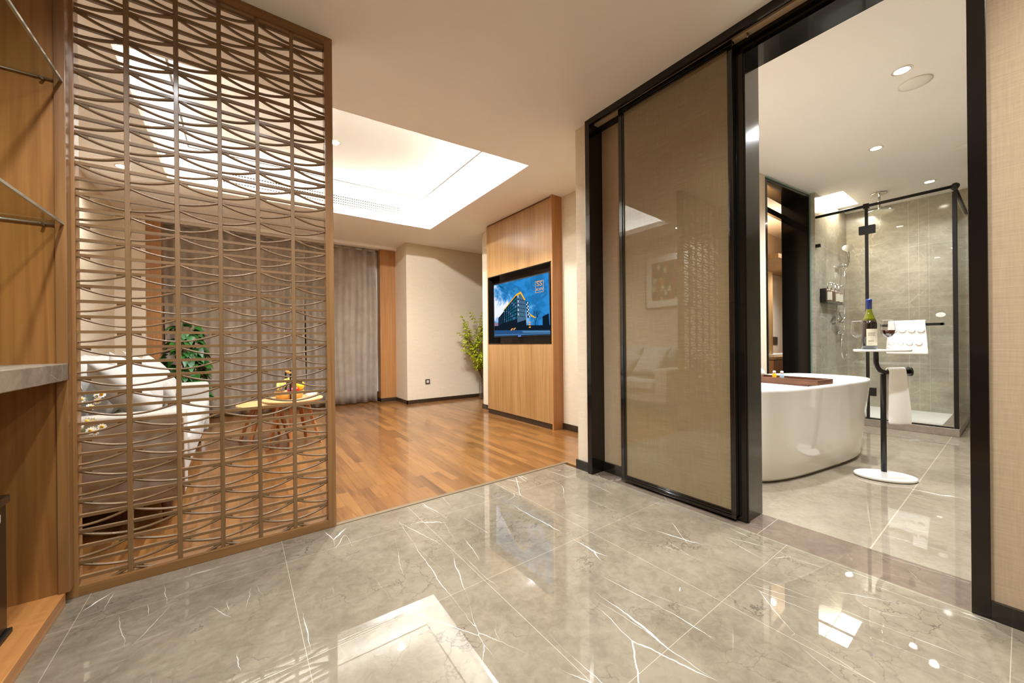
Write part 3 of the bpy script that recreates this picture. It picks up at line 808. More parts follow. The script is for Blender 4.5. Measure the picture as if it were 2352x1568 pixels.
for c_ in range(7):
    for r_ in range(6):
        u = c_ / 7; xa = 430 + 220 * u ** .9; xb = xa + 14 + 9 * u
        top = 950 - 245 * u ** .9; bot = 1150 - 60 * u
        ya = top + (bot - top) * r_ / 6 + 8; yb_ = ya + (bot - top) / 6 * .72
        poly([(xa, ya), (xb, ya - 14), (xb, yb_ - 14), (xa, yb_)], 3 if (c_ * 3 + r_) % 4 else 9, 6)
for r_ in range(5):
    y = 780 + r_ * 66
    poly([(655, y - 24), (790, y + 2), (790, y + 9), (655, y - 15)], 4, 6)
for r_ in range(5):                                                                  # bright characters on the corner
    y = [715, 792, 852, 935, 1008][r_]
    poly([(668, y - 16), (684, y - 14), (684, y - 9), (668, y - 11)], 7, 7)
    poly([(673, y - 18), (679, y - 17), (679, y + 16), (673, y + 15)], 7, 7)
    poly([(666, y + 8), (688, y + 10), (688, y + 15), (666, y + 13)], 7, 7)
poly([(640, 680), (720, 632), (728, 655), (715, 668), (650, 706)], 5, 8)             # golden eaves
poly([(720, 632), (792, 768), (775, 775), (712, 662)], 5, 8)
poly([(430, 930), (640, 682), (650, 690), (432, 942)], 5, 7)
poly([(798, 795), (830, 795), (855, 1060), (820, 1060)], 4, 6)                       # chequered tower sign
for r_ in range(9):
    y = 805 + r_ * 28; xx = 802 + r_ * 3.4 + (0 if r_ % 2 else 14)
    poly([(xx, y), (xx + 13, y), (xx + 14, y + 22), (xx + 1, y + 22)], 7, 7)
poly([(850, 985), (880, 1010), (950, 1055), (930, 1065), (870, 1030)], 5, 7)
for (xx, y) in ((840, 1125), (838, 1165), (842, 1205)): poly([(xx, y), (xx + 28, y - 3), (xx + 28, y + 18), (xx, y + 20)], 8, 7)
for (xx, y) in ((545, 1240), (590, 1232)): poly([(xx + 20, y - 3), (xx + 45, y - 6), (xx + 18, y + 28), (xx - 6, y + 30)], 8, 7)
poly([(1040, 1040), (1125, 990), (1140, 1260), (1040, 1250)], 4, 4)
rt = random.Random(3)
def twig(x, y, dx, dy, n, w):
    x2, y2 = x + dx, y + dy
    poly([(x - w, y), (x + w, y), (x2 + w * .6, y2), (x2 - w * .6, y2)], 4, 7)
    if n:
        for q in range(3): twig(x2, y2, dx * .5 + rt.uniform(-26, 26), dy * .62 + rt.uniform(-14, 8), n - 1, w * .62)
twig(935, 1240, 4, -110, 4, 5); twig(1090, 1240, 10, -100, 3, 4)
for q in range(26):
    xx = 250 + rt.random() ** 1.4 * 100; y = 640 + rt.random() * 210 - (xx - 250) * .6
    poly([(xx, y), (xx + rt.uniform(4, 12), y + rt.uniform(-8, 4)), (xx + 6, y + rt.uniform(5, 14))], 4, 4)
for q in range(7): poly([(330 + q * 14, 540 + q * 5), (335 + q * 14, 540 + q * 5), (370 + q * 10, 580 + q * 4), (367 + q * 10, 580 + q * 4)], 4, 4)
scr = obj('screen', mb, SM, tv)
# emblem of interlaced letters in the upper right of the picture
def place_logo(u, v, w): p = S(1002 + u, 550 - v - u * .18, 9); return p
mbl = text_mb('SS', 88, lambda u, v, w: place_logo(u * 1.05, v * 1.25 + 44, w))
t2 = text_mb('AW', 66, lambda u, v, w: place_logo(u * 1.0, v * 1.1 - 48, w)); mbl.add(t2.v, t2.f)
for a, b_, c_, e_ in ((-58, 58, 88, 94), (-58, 58, -96, -90), (-58, -53, -96, 94), (53, 58, -96, 94)):
    mbl.add([place_logo(a, c_, 0), place_logo(b_, c_, 0), place_logo(b_, e_, 0), place_logo(a, e_, 0)], [(0, 1, 2, 3)])
obj('screen_emblem', mbl, emit('emblem_orange', (214, 150, 70), .36), scr)

# socket on the far wall
so = thing('wall_socket', (2.61, 6.034, .35), 'grey square socket plate low on the far papered wall', 'socket')
obj('plate', box(2.568, 2.652, 6.024, 6.034, .31, .394), M['outlet'], so, bevel=.003)
obj('insert', box(2.59, 2.63, 6.021, 6.025, .332, .372), M['white_plastic'], so, bevel=.002)
obj('slot', MB().box(2.6, 2.62, 6.020, 6.0215, .348, .352).box(2.603, 2.607, 6.020, 6.0215, .355, .363).box(2.613, 2.617, 6.020, 6.0215, .355, .363), M['black_matte'], so)

# air vent in the recess
av = thing('air_vent', (.8, 5.36, 2.88), 'long white linear air grille in the bright ceiling recess', 'vent')
obj('face', MB().prism([(-.3, 5.398), (1.92, 5.370), (1.92, 5.385), (-.3, 5.412)], 2.855, 3.0), M['recess'], av)
mb = MB()
for r_ in range(4):
    for q in range(78):
        x = -.27 + q * .0282; y = 5.3974 - (x + .3) * .0126
        mb.box(x, x + .020, y - .002, y, 2.872 + r_ * .032, 2.886 + r_ * .032)
obj('slots', mb, M['vent_dark'], av)

# ------------------------------------------------------------------ curtains
def curtain(x0, x1, y, z0, z1, amp, wl, seed, label):
    rr = random.Random(seed); mb = MB()
    nx = int((x1 - x0) / .011); nz = 14; vs = []
    ph = [rr.uniform(-.5, .5) for _ in range(200)]
    for j in range(nz + 1):
        t = j / nz; z = z0 + (z1 - z0) * t
        for i in range(nx + 1):
            x = x0 + (x1 - x0) * i / nx
            c = (x - x0) / wl; k = int(c)
            a = amp * (.82 + .35 * ph[k] * 1.0) * (1.05 - .25 * t)
            f = math.sin(2 * PI * c + .35 * math.sin(3 * t + ph[k]))
            f = math.copysign(abs(f) ** .8, f)
            vs.append((x + .012 * math.sin(5 * t + c), y + a * f + .01 * math.sin(7.3 * c) * (1 - t), z))
    fs = [(j * (nx + 1) + i, j * (nx + 1) + i + 1, (j + 1) * (nx + 1) + i + 1, (j + 1) * (nx + 1) + i) for j in range(nz) for i in range(nx)]
    mb.add(vs, fs, True)
    th = thing('curtain', ((x0 + x1) / 2, y, z0), label, 'curtain', 'grey curtains at the window')
    o = obj('drape', mb, M['curtain'], th)
    md = o.modifiers.new('thick', 'SOLIDIFY'); md.thickness = .004
    obj('heading_tape', box(x0, x1, y - .012, y + .012, z1 - .03, z1), M['curtain'], th)
    return th
curtain(-.79, .85, 6.66, .008, H - .05, .05, .19, 1, 'taupe pleated curtain seen through the lattice screen')
curtain(.852, 1.935, 6.66, .008, H - .05, .05, .19, 2, 'taupe pleated curtain hanging right beside the wooden panel')
tag(obj('sheer_curtain', MB().box(1.90, 1.985, 6.74, 6.745, .17, H - .06), M['sheer'], base=(1.94, 6.74, .17)), 'white sheer curtain edge showing behind the taupe curtain', 'curtain')

# ------------------------------------------------------------------ sofa
def pillow(w, h, t, n=16, pinch=.07, seed=0):
    rr = random.Random(seed); vs = []; fs = []
    for side in (1, -1):
        for j in range(n + 1):
            for i in range(n + 1):
                u = -1 + 2 * i / n; v = -1 + 2 * j / n
                k = (1 - abs(u) ** 2.4) * (1 - abs(v) ** 2.4)
                z = side * t / 2 * max(k, 0) ** .55
                z += side * .006 * math.sin(9 * u + 5 * v + seed) * k
                x = u * w / 2 * (1 - pinch * (1 - v * v)); y = v * h / 2 * (1 - pinch * (1 - u * u))
                vs.append((x, y, z))
    m_ = (n + 1) ** 2
    for sd in (0, 1):
        for j in range(n):
            for i in range(n):
                a = sd * m_ + j * (n + 1) + i
                q = (a, a + 1, a + n + 2, a + n + 1)
                fs.append(q if sd == 0 else q[::-1])
    return MB().add(vs, fs, True)

sf = thing('sofa', (-.7, 4.0, 0), 'off-white fabric sofa with thick arms behind the lattice screen', 'sofa')
SY0, SY1 = 2.86, 5.12
obj('base_frame', box(-1.12, -.29, SY0 + .16, SY1 - .16, .13, .30), M['sofa'], sf, bevel=.02, bseg=3)
obj('arm', MB().box(-1.14, -.255, SY0, SY0 + .185, .13, .625), M['sofa_side'], sf, bevel=.03, bseg=4)
obj('arm', MB().box(-1.14, -.255, SY1 - .185, SY1, .13, .625), M['sofa'], sf, bevel=.03, bseg=4)
obj('back', box(-1.18, -.98, SY0 + .02, SY1 - .02, .13, .80), M['sofa'], sf, bevel=.035, bseg=4)
obj('arm_piping', MB().tube([(-1.12, SY0 + .004, .60), (-.275, SY0 + .004, .60), (-.262, SY0 + .004, .585), (-.262, SY0 + .004, .14)], .007, 8), M['piping'], sf)
ym = (SY0 + SY1) / 2
for a, b_ in ((SY0 + .19, ym - .003), (ym + .003, SY1 - .19)):
    obj('seat_cushion', box(-1.0, -.245, a, b_, .30, .455), M['cushion'], sf, bevel=.04, bseg=4)
nb = 3; wdt = (SY1 - SY0 - .40) / nb
for q in range(nb):
    yc = SY0 + .20 + wdt * (q + .5)
    p = pillow(wdt * 1.02, .52, .25, seed=q)
    p.xf(Matrix.Translation((-.90, yc, .69)) @ Matrix.Rotation(R(-14), 4, 'Y') @ Matrix.Rotation(R(90), 4, 'Z') @ Matrix.Rotation(R(90), 4, 'X'))
    obj('back_cushion', p, M['cushion'], sf)
for (x, y) in ((-1.06, SY0 + .08), (-.34, SY0 + .08), (-1.06, SY1 - .08), (-.34, SY1 - .08)):
    obj('leg', MB().lathe([(.02, 0), (.028, .13)], x, y, 12), M['walnut'], sf)
for q, (x, y, z, tilt, yaw, rollz, lab) in enumerate((
        (-.57, 3.29, .72, -38, 12, 0, 'white throw pillow nearest the lattice, leaning by the sofa arm'),
        (-.60, 3.78, .72, -34, -20, 40, 'white throw pillow second from the near sofa arm'),
        (-.58, 4.25, .72, -34, 6, 45, 'white throw pillow tilted on its corner in the middle of the sofa'),
        (-.60, 4.71, .71, -32, -8, 10, 'white throw pillow leaning at the far sofa arm'))):
    sz = (.5, .42, .42, .45)[q]
    p = pillow(sz, sz, .16, seed=q + 11)
    p.xf(Matrix.Translation((x, y, z)) @ Matrix.Rotation(R(yaw), 4, 'Z') @ Matrix.Rotation(R(tilt), 4, 'Y') @ Matrix.Rotation(R(90), 4, 'Z') @ Matrix.Rotation(R(90), 4, 'X') @ Matrix.Rotation(R(rollz), 4, 'Z'))
    tag(obj('throw_pillow', p, M['cushion'], base=(x, y, z - .25)), lab, 'pillow', 'throw pillows on the sofa')

# picture over the sofa (seen reflected in the sliding door)
pc = thing('framed_picture', (-1.198, 3.39, 1.55), 'framed abstract print on the wall over the sofa, reflected in the sliding door', 'picture')
PY0, PY1, PZ0, PZ1 = 2.99, 3.79, 1.55, 2.43
obj('frame', MB().box(-1.199, -1.165, PY0, PY1, PZ0, PZ0 + .014).box(-1.199, -1.165, PY0, PY1, PZ1 - .014, PZ1).box(-1.199, -1.165, PY0, PY0 + .014, PZ0, PZ1).box(-1.199, -1.165, PY1 - .014, PY1, PZ0, PZ1), M['silver'], pc)
obj('mount', box(-1.199, -1.180, PY0 + .014, PY1 - .014, PZ0 + .014, PZ1 - .014), M['mat_white'], pc)
def art_mat():
    m, nt, b = newmat('abstract_print')
    tc = N(nt, 'ShaderNodeTexCoord')
    mp = N(nt, 'ShaderNodeMapping'); mp.inputs['Scale'].default_value = (1, 9, 6)
    L(nt, tc.outputs['Object'], mp.inputs['Vector'])
    v = N(nt, 'ShaderNodeTexVoronoi', i_Scale=2.0, distance='CHEBYCHEV'); L(nt, mp.outputs[0], v.inputs['Vector'])
    s = N(nt, 'ShaderNodeSeparateColor'); L(nt, v.outputs['Color'], s.inputs[0])
    r = ramp(nt, s.outputs[0], [(0, lin((150, 60, 30))), (.22, lin((90, 70, 40))), (.42, lin((60, 70, 56))), (.6, lin((176, 96, 50))), (.78, lin((210, 196, 168))), (.9, lin((110, 100, 60)))], 'CONSTANT')
    L(nt, r.outputs[0], b.inputs['Base Color']); b.inputs['Roughness'].default_value = .7
    return m
obj('print', box(-1.183, -1.177, PY0 + .12, PY1 - .12, PZ0 + .13, PZ1 - .13), art_mat(), pc)

# ------------------------------------------------------------------ coffee tables
def round_table(cx, cy, z, r, legang, label):
    t = thing('coffee_table', (cx, cy, 0), label, 'table', 'round wooden coffee tables')
    obj('tabletop', MB().lathe([(r - .012, z - .026), (r, z - .016), (r, z - .004), (r - .004, z)], cx, cy, 48), M['table_wood'], t)
    mbr = MB()
    for a in legang:
        ca, sa = math.cos(a), math.sin(a)
        top = Vector((cx + ca * r * .45, cy + sa * r * .45, z - .026)); bot = Vector((cx + ca * r * .93, cy + sa * r * .93, 0))
        m2 = MB(); w = .020
        tn = Vector((-sa, ca, 0)); rd = Vector((ca, sa, 0))
        vs = []
        for p, k in ((bot, .72), (top, 1.15)):
            for (i, j) in ((-1, -1), (1, -1), (1, 1), (-1, 1)): vs.append(p + tn * w * k * i + rd * w * k * .8 * j)
        m2.add(vs, [(3, 2, 1, 0), (4, 5, 6, 7)] + [(i, (i + 1) % 4, 4 + (i + 1) % 4, 4 + i) for i in range(4)])
        obj('leg', m2, M['leg_wood'], t, bevel=.003)
        mbr.tube([(cx, cy, z - .05), tuple(top + Vector((0, 0, -.03)))], .013, 8)
    obj('stretcher', mbr, M['leg_wood'], t)
    return t
round_table(.44, 4.36, .465, .27, [R(-100), R(-22), R(55), R(140), R(205)], 'taller round wooden coffee table carrying the fruit basket')
round_table(.24, 4.72, .392, .27, [R(-128), R(-40), R(60), R(160)], 'lower round wooden coffee table tucked behind the taller one')
# fruit basket
bx, by, bz = .41, 4.36, .465
fb = thing('fruit_basket', (bx, by, bz), 'bamboo fruit basket with black strap handle on the taller coffee table', 'basket')
mb = MB().lathe([(.09, bz + .001), (.105, bz + .001), (.125, bz + .075), (.118, bz + .075), (.1, bz + .012), (.02, bz + .01)], bx, by, 40, 1.05, .8, 0, caps=False)
obj('bowl', mb, M['bamboo'], fb)
obj('strap', MB().box(bx - .008, bx + .008, by - .106, by - .098, bz, bz + .29), M['black_matte'], fb)
obj('strap', MB().box(bx - .03, bx - .014, by + .098, by + .106, bz, bz + .29), M['black_matte'], fb)
obj('handle', MB().tube([(bx - .004, by - .112, bz + .265), (bx - .02, by + .112, bz + .265)], .012, 12), M['bamboo'], fb)
for q in range(4):
    x0 = bx - .085 + q * .030
    pts = [(x0 - .02 + .02 * math.sin(a), by - .085 + .075 * (a + .2), bz + .07 + .085 * math.sin(a * 1.15 + .35)) for a in [i * .22 for i in range(11)]]
    pts = [(x, y, z + .012 * q) for x, y, z in pts]
    rs = [.006, .013, .018, .020, .021, .021, .020, .018, .014, .008, .005]
    b = thing('banana', (x0, by, bz + .07), ['leftmost banana in the fruit basket', 'second banana from the left in the fruit basket', 'third banana from the left in the fruit basket', 'banana beside the basket strap'][q], 'banana', 'bananas in the basket')
    obj('fruit', MB().tube(pts, rs, 10), M['banana'], b)
    obj('stem_tip', MB().tube([pts[-1], (pts[-1][0], pts[-1][1] + .008, pts[-1][2] - .008)], .005, 6), M['stem'], b)
for (dx, dy, dz, r_, mm, nm, lab) in ((.085, -.03, .115, .042, 'mango', 'apple', 'round yellow apple at the right end of the fruit basket'),
                              (.105, .03, .125, .038, 'mango', 'apple', 'yellow apple behind the front one in the fruit basket'),
                              (.048, -.055, .085, .036, 'apple', 'apple', 'red apple beside the yellow one in the fruit basket'),
                              (.052, .0, .125, .036, 'apple', 'apple', 'red apple on top of the fruit basket'),
                              (.012, -.06, .08, .036, 'dragon', 'dragon_fruit', 'pink dragon fruit beside the strap of the fruit basket')):
    f = thing(nm, (bx + dx, by + dy, bz + dz - r_), lab, 'fruit', 'fruit in the basket')
    obj('flesh', MB().ball((bx + dx, by + dy, bz + dz), r_, 1, 1, .92), M[mm], f)
    obj('stem', MB().tube([(bx + dx, by + dy, bz + dz + r_ * .85), (bx + dx + .004, by + dy, bz + dz + r_ * .85 + .014)], .002, 6), M['stem'], f)
tag(obj('napkin_roll', MB().tube([(.55, 4.30, .487), (.635, 4.35, .487)], .02, 16), M['paper'], base=(.59, 4.32, .466)), 'rolled white napkin beside the fruit basket', 'napkin')
tag(obj('cup', MB().lathe([(.018, .466), (.026, .468), (.03, .515), (.027, .515), (.023, .473), (.005, .472)], .655, 4.49, 24, caps=False), M['white_lacquer'], base=(.655, 4.49, .466)), 'small white cup at the rim of the taller coffee table', 'cup')

# ------------------------------------------------------------------ plants
def leaf_mb(mb, base, direction, length, width, droop=.3, heart=True, roll=0.0):
    d = Vector(direction).normalized(); up = Vector((0, 0, 1))
    side = d.cross(up); side = side.normalized() if side.length > .05 else Vector((1, 0, 0))
    nrm = side.cross(d).normalized()
    side = (side * math.cos(roll) + nrm * math.sin(roll)).normalized()
    prof = [(0, .25), (.08, .75), (.25, 1), (.5, .82), (.78, .4), (1, 0)] if heart else [(0, .08), (.25, .7), (.5, 1), (.75, .65), (1, 0)]
    vs = []; b = Vector(base)
    for t, w in prof:
        c = b + d * length * t + Vector((0, 0, -droop * length * t * t))
        vs += [c + side * width / 2 * w + nrm * width * .14 * w, c, c - side * width / 2 * w + nrm * width * .14 * w]
    fs = []
    for i in range(len(prof) - 1):
        a = 3 * i; fs += [(a, a + 1, a + 4, a + 3), (a + 1, a + 2, a + 5, a + 4)]
    mb.add(vs, fs, True)
rp = random.Random(21)
pp = thing('potted_pothos', (-.48, 5.62, 0), 'leafy green climbing plant on a pole beyond the sofa', 'plant')
obj('pot', MB().lathe([(.12, 0), (.15, .02), (.17, .28), (.155, .28), (.14, .24), (.02, .24)], -.48, 5.62, 32, caps=False), M['pot'], pp)
obj('moss_pole', MB().tube([(-.48, 5.62, .24), (-.48, 5.62, 1.22)], .035, 12), M['moss'], pp)
mb = MB()
for q in range(230):
    t = rp.random(); z = .38 + .85 * t; a = rp.uniform(0, 2 * PI)
    rad = (.06 + .105 * math.sin(min(1, (1 - t) * 1.6 + .15) * PI / 2) * rp.uniform(.5, 1.1))
    b = (-.48 + math.cos(a) * rad, 5.62 + math.sin(a) * rad, z)
    leaf_mb(mb, b, (math.cos(a) * 1, math.sin(a) * 1, rp.uniform(-.9, .3)), rp.uniform(.075, .125), rp.uniform(.07, .105), .5, roll=rp.uniform(-.4, .4))
for q in range(8): leaf_mb(mb, (-.48 + rp.uniform(-.03, .03), 5.62, 1.2), (rp.uniform(-.5, .5), rp.uniform(-.6, .4), 1), .09, .06, .1)
obj('foliage', mb, M['leaf'], pp)

mv = thing('maple_vase', (3.515, 5.72, 0), 'tall clear glass vase of yellow-green maple branches in the far corner', 'plant')
vx, vy = 3.515, 5.72
obj('vase', MB().lathe([(.06, .0), (.065, .01), (.062, .38), (.058, .38), (.058, .02), (.01, .016)], vx, vy, 32, caps=False), M['clear'], mv)
mb = MB(); lf = MB(); rm = random.Random(5)
def branch(p, d, ln, r_, depth):
    pts = [p]; dd = d.copy()
    for i in range(5):
        dd = (dd + Vector((rm.uniform(-.1, .1), rm.uniform(-.1, .1), rm.uniform(-.05, .08)))).normalized(); pts.append(pts[-1] + dd * ln / 5)
    mb.tube([tuple(q) for q in pts], [r_ * (1 - .12 * i) for i in range(6)], 6)
    if depth:
        for i in (1, 2, 3, 4, 5):
            for s_ in range(2):
                nd = (dd + Vector((rm.uniform(-.8, .8), rm.uniform(-.8, .5), rm.uniform(-.2, .5)))).normalized()
                branch(pts[i], nd, ln * rm.uniform(.22, .4), r_ * .5, depth - 1)
    if depth <= 1:
        for q in pts[2:]:
            for s_ in range(2 if depth else 4):
                for lobe in range(5):
                    a = rm.uniform(0, 2 * PI)
                    leaf_mb(lf, q, (math.cos(a), math.sin(a), rm.uniform(-.6, .3)), rm.uniform(.035, .06), .017, .2, heart=False)
for dx, dy, ln in ((-.42, -.05, .85), (-.5, -.03, .75), (-.12, -.1, .9), (-.05, -.02, .8), (-.25, -.15, .6), (.18, -.05, .7), (-.3, -.05, .55)):
    branch(Vector((vx - .01, vy, .38)), Vector((dx, dy, 1)).normalized(), ln, .005, 1)
for s_ in (-.012, .0, .014): mb.tube([(vx + s_ * 2, vy + s_, .05), (vx - .01 + s_, vy, .40)], .004, 6)
obj('branches', mb, M['stem'], mv)
obj('foliage', lf, M['leaf_light'], mv)

# daisies in a vase on a side table hidden behind the cabinet end
st = thing('side_table', (-.93, 2.57, 0), 'small round side table behind the left frame of the lattice, under the daisies', 'table')
obj('tabletop', MB().lathe([(.2, .48), (.205, .485), (.205, .495), (.2, .5)], -.93, 2.57, 36), M['table_wood'], st)
obj('stem', MB().tube([(-.93, 2.57, .02), (-.93, 2.57, .48)], .018, 12), M['leg_wood'], st)
obj('foot', MB().lathe([(.14, 0), (.14, .012), (.03, .024)], -.93, 2.57, 32), M['leg_wood'], st)
dv = thing('daisy_vase', (-.84, 2.56, .5), 'vase of small white daisies with yellow centres at the left of the lattice', 'flowers')
obj('vase', MB().lathe([(.035, .501), (.045, .52), (.03, .58), (.022, .61), (.018, .61), (.026, .58), (.04, .522), (.01, .508)], -.84, 2.56, 24, caps=False), M['clear'], dv)
rd = random.Random(4)
for q in range(26):
    end = Vector((-.60 + rd.uniform(-.12, .08), 2.56 + rd.uniform(-.08, .08), .71 + rd.uniform(-.10, .07)))
    st0 = Vector((-.84 + .004 * rd.uniform(-1, 1), 2.56 + .004 * rd.uniform(-1, 1), .56)); mid = (st0 + end) / 2 + Vector((0, 0, .05))
    stem_o = obj('flower_stem', MB().tube([tuple(st0), tuple(mid), tuple(end)], .0013, 5), M['green_stem'], dv)
    n = Vector((rd.uniform(-.4, .8), -1, rd.uniform(.1, .9))).normalized()
    s1 = n.cross(Vector((0, 0, 1))).normalized(); s2 = n.cross(s1)
    vs = [tuple(end)]; fs = []
    for k in range(10):
        b = 2 * PI * k / 10; dirv = s1 * math.cos(b) + s2 * math.sin(b); w = n.cross(dirv) * .0036
        vs += [tuple(end + dirv * .012 - w), tuple(end + dirv * .0165 - w * .6), tuple(end + dirv * .0165 + w * .6), tuple(end + dirv * .012 + w)]
        a = 1 + 4 * k; fs.append((0, a, a + 1, a + 2, a + 3))
    obj('petals', MB().add(vs, fs), M['petal'], stem_o)
    obj('flower_centre', MB().ball(tuple(end + n * .001), .007, seg=8), M['pollen'], stem_o)

# ------------------------------------------------------------------ bathtub
TU = Vector((math.cos(R(-9)), math.sin(R(-9)))); TV_ = Vector((-TU.y, TU.x))
TC = Vector((3.70, 1.245)); TL, TW, TZ = 1.96, .82, .66
def tub_ring(l, w, z, e=3.4, n=72):
    out = []
    for k in range(n):
        a = 2 * PI * k / n; c, s_ = math.cos(a), math.sin(a)
        x = l / 2 * math.copysign(abs(c) ** (2 / e), c); y = w / 2 * math.copysign(abs(s_) ** (2 / e), s_)
        p = TC + TU * x + TV_ * y
        out.append((p.x, p.y, z))
    return out
rings = [tub_ring(TL - .34, TW - .18, .012), tub_ring(TL - .27, TW - .12, .014), tub_ring(TL - .245, TW - .095, .035), tub_ring(TL - .16, TW - .06, .25), tub_ring(TL - .06, TW - .02, .52),
         tub_ring(TL - .015, TW - .004, TZ - .02), tub_ring(TL, TW, TZ - .005), tub_ring(TL - .012, TW - .012, TZ + .002), tub_ring(TL - .045, TW - .045, TZ - .001), tub_ring(TL - .08, TW - .075, TZ - .03), tub_ring(TL - .22, TW - .14, .35), tub_ring(TL - .42, TW - .24, .14), tub_ring(TL - .7, TW - .42, .12)]
mb = MB(); n = 72; vs = [v for r_ in rings for v in r_]
fs = [(i * n + k, i * n + (k + 1) % n, (i + 1) * n + (k + 1) % n, (i + 1) * n + k) for i in range(len(rings) - 1) for k in range(n)]
mb.add(vs, fs, True); mb.add(vs, [tuple(range(n - 1, -1, -1)), tuple((len(rings) - 1) * n + k for k in range(n))])
bt = thing('bathtub', (TC.x, TC.y, 0), 'white freestanding bathtub with flared sides', 'bathtub')
obj('shell', mb, M['tub'], bt)
dr = TC - TU * .3
obj('drain', MB().lathe([(.035, .1215), (.035, .126), (.0, .127)], dr.x, dr.y, 24, caps=False), M['chrome'], bt)
# caddy across the rim
cp = Vector((3.60, 1.235))
def cloc(a, b, z): p = cp + TV_ * a + TU * b; return (p.x, p.y, z)
def cbox(mb, a0, a1, b0, b1, z0, z1):
    vs = [cloc(a, b, z) for z in (z0, z1) for b in (b0, b1) for a in (a0, a1)]
    return mb.add(vs, [(0, 2, 3, 1), (4, 5, 7, 6), (0, 1, 5, 4), (2, 6, 7, 3), (0, 4, 6, 2), (1, 3, 7, 5)])
cd = thing('bath_caddy', (cp.x, cp.y, TZ), 'brown wooden bath caddy lying across the tub rim', 'caddy')
obj('front_wall', cbox(MB(), -.36, .36, -.115, -.103, TZ + .004, TZ + .042), M['walnut'], cd)
obj('back_wall', cbox(MB(), -.36, .36, .103, .115, TZ + .004, TZ + .042), M['walnut'], cd)
obj('end_wall', cbox(MB(), -.36, -.348, -.103, .103, TZ + .004, TZ + .042), M['walnut'], cd)
obj('end_wall', cbox(MB(), .348, .36, -.103, .103, TZ + .004, TZ + .042), M['walnut'], cd)
obj('bottom', cbox(MB(), -.348, .348, -.103, .103, TZ + .004, TZ + .012), M['walnut'], cd)
obj('cleat', cbox(MB(), -.29, .29, -.09, .09, TZ - .012, TZ + .004), M['walnut'], cd)
for a, b, mm, lab in ((.02, .05, 'yellow_gel', 'tiny clear-capped bottle of yellow gel on the bath caddy'), (-.03, .066, 'blue_gel', 'tiny clear-capped bottle of pale blue gel on the bath caddy')):
    p = cloc(a, b, TZ + .012)
    t = thing('toiletry_bottle', p, lab, 'bottle', 'tiny bottles on the bath caddy')
    obj('body', MB().lathe([(.014, p[2]), (.0155, p[2] + .004), (.0155, p[2] + .042), (.009, p[2] + .05)], p[0], p[1], 20), M[mm], t)
    obj('cap', MB().lathe([(.009, p[2] + .05), (.0115, p[2] + .052), (.0115, p[2] + .066), (.008, p[2] + .072)], p[0], p[1], 20), M['white_lacquer'], t)
p = cloc(.16, .06, TZ + .012)
tag(obj('bath_puff', MB().ball((p[0], p[1], p[2] + .045), .052, 1, 1, .85), plain('puff_mesh', (244, 240, 232), .9, bump=.9, bscale=140), base=(p[0], p[1], p[2])), 'white round bath puff on the bath caddy beside the black post', 'bath puff')

# ------------------------------------------------------------------ side stand with bottle and glasses
sd = thing('towel_stand', (3.80, .62, 0), 'white oval-based towel stand with black pole beside the bathtub', 'stand')
ang = math.atan2(-.306, .186)
obj('base', MB().lathe([(.168, 0.004), (.173, .008), (.173, .02), (.168, .024)], 3.765, .60, 56, 1.0, .72, ang), M['white_lacquer'], sd)
obj('feet', MB().lathe([(.02, 0), (.02, .006)], 3.80, .52, 12).lathe([(.02, 0), (.02, .006)], 3.70, .68, 12), M['black_matte'], sd)
PX, PYY = 3.845, .617
obj('pole', MB().tube([(PX, PYY, .022), (PX, PYY, .745)], .0165, 16), M['black_steel'], sd)
hx, hy = 3.925, .497          # bar end with disc
obj('towel_bar', MB().tube([(3.79, .645, .91), (3.79, .645, .83), (3.797, .64, .80), (3.815, .63, .772), (3.85, .605, .757), (hx, hy, .757 + .008)], .0155, 16), M['black_steel'], sd)
dv2 = (Vector((hx, hy, .765)) - Vector((3.85, .605, .757))).normalized()
obj('bar_disc', MB().tube([Vector((hx, hy, .765)) , Vector((hx, hy, .765)) + dv2 * .012], .034, 24), M['black_steel'], sd)
obj('tray', MB().lathe([(.152, .912), (.158, .916), (.158, .925), (.154, .928)], 3.765, .61, 56, 1.0, .74, ang), M['white_lacquer'], sd)
# hand towel on the bar
def towel(name, p0, p1, drop_f, drop_b, rad, label, thick=.012, waves=1.0, off=None, fold=.01, mat='towel', seed=1):
    """cloth folded over a bar running p0 to p1"""
    rr = random.Random(seed)
    p0, p1 = Vector(p0), Vector(p1); d = (p1 - p0); d.z = 0; d.normalize()
    nrm = Vector((d.y, -d.x, 0)) if off is None else Vector(off).normalized()
    prof = []
    m_ = 12
    for i in range(m_ + 1): prof.append((rad, -drop_f * (1 - i / m_)))
    for i in range(1, 8): a = PI * i / 8; prof.append((rad * math.cos(a), rad * math.sin(a)))
    for i in range(m_ + 1): prof.append((-rad, -drop_b * (i / m_)))
    nx = 18; vs = []
    for j, (o, z) in enumerate(prof):
        for i in range(nx + 1):
            t = i / nx; p = p0.lerp(p1, t)
            dep = min(1, max(0, -z) / .3)
            w = fold * math.sin(t * PI * 3 * waves + (1.3 if o < 0 else 0)) * dep
            sh = d * (.035 * dep * (t - .4)) * (1 if o > 0 else .6)
            q = p + nrm * (o + w + (.02 * dep if o > 0 else -.012 * dep)) + Vector((0, 0, z)) + sh
            vs.append(q)
    mb = MB().add(vs, [(j * (nx + 1) + i, j * (nx + 1) + i + 1, (j + 1) * (nx + 1) + i + 1, (j + 1) * (nx + 1) + i) for j in range(len(prof) - 1) for i in range(nx)], True)
    o = obj(name, mb, M[mat], base=tuple(p0 - Vector((0, 0, drop_f))))
    md = o.modifiers.new('thick', 'SOLIDIFY'); md.thickness = thick; md.offset = 1
    md = o.modifiers.new('subd', 'SUBSURF'); md.levels = 1; md.render_levels = 1
    return tag(o, label, 'towel')
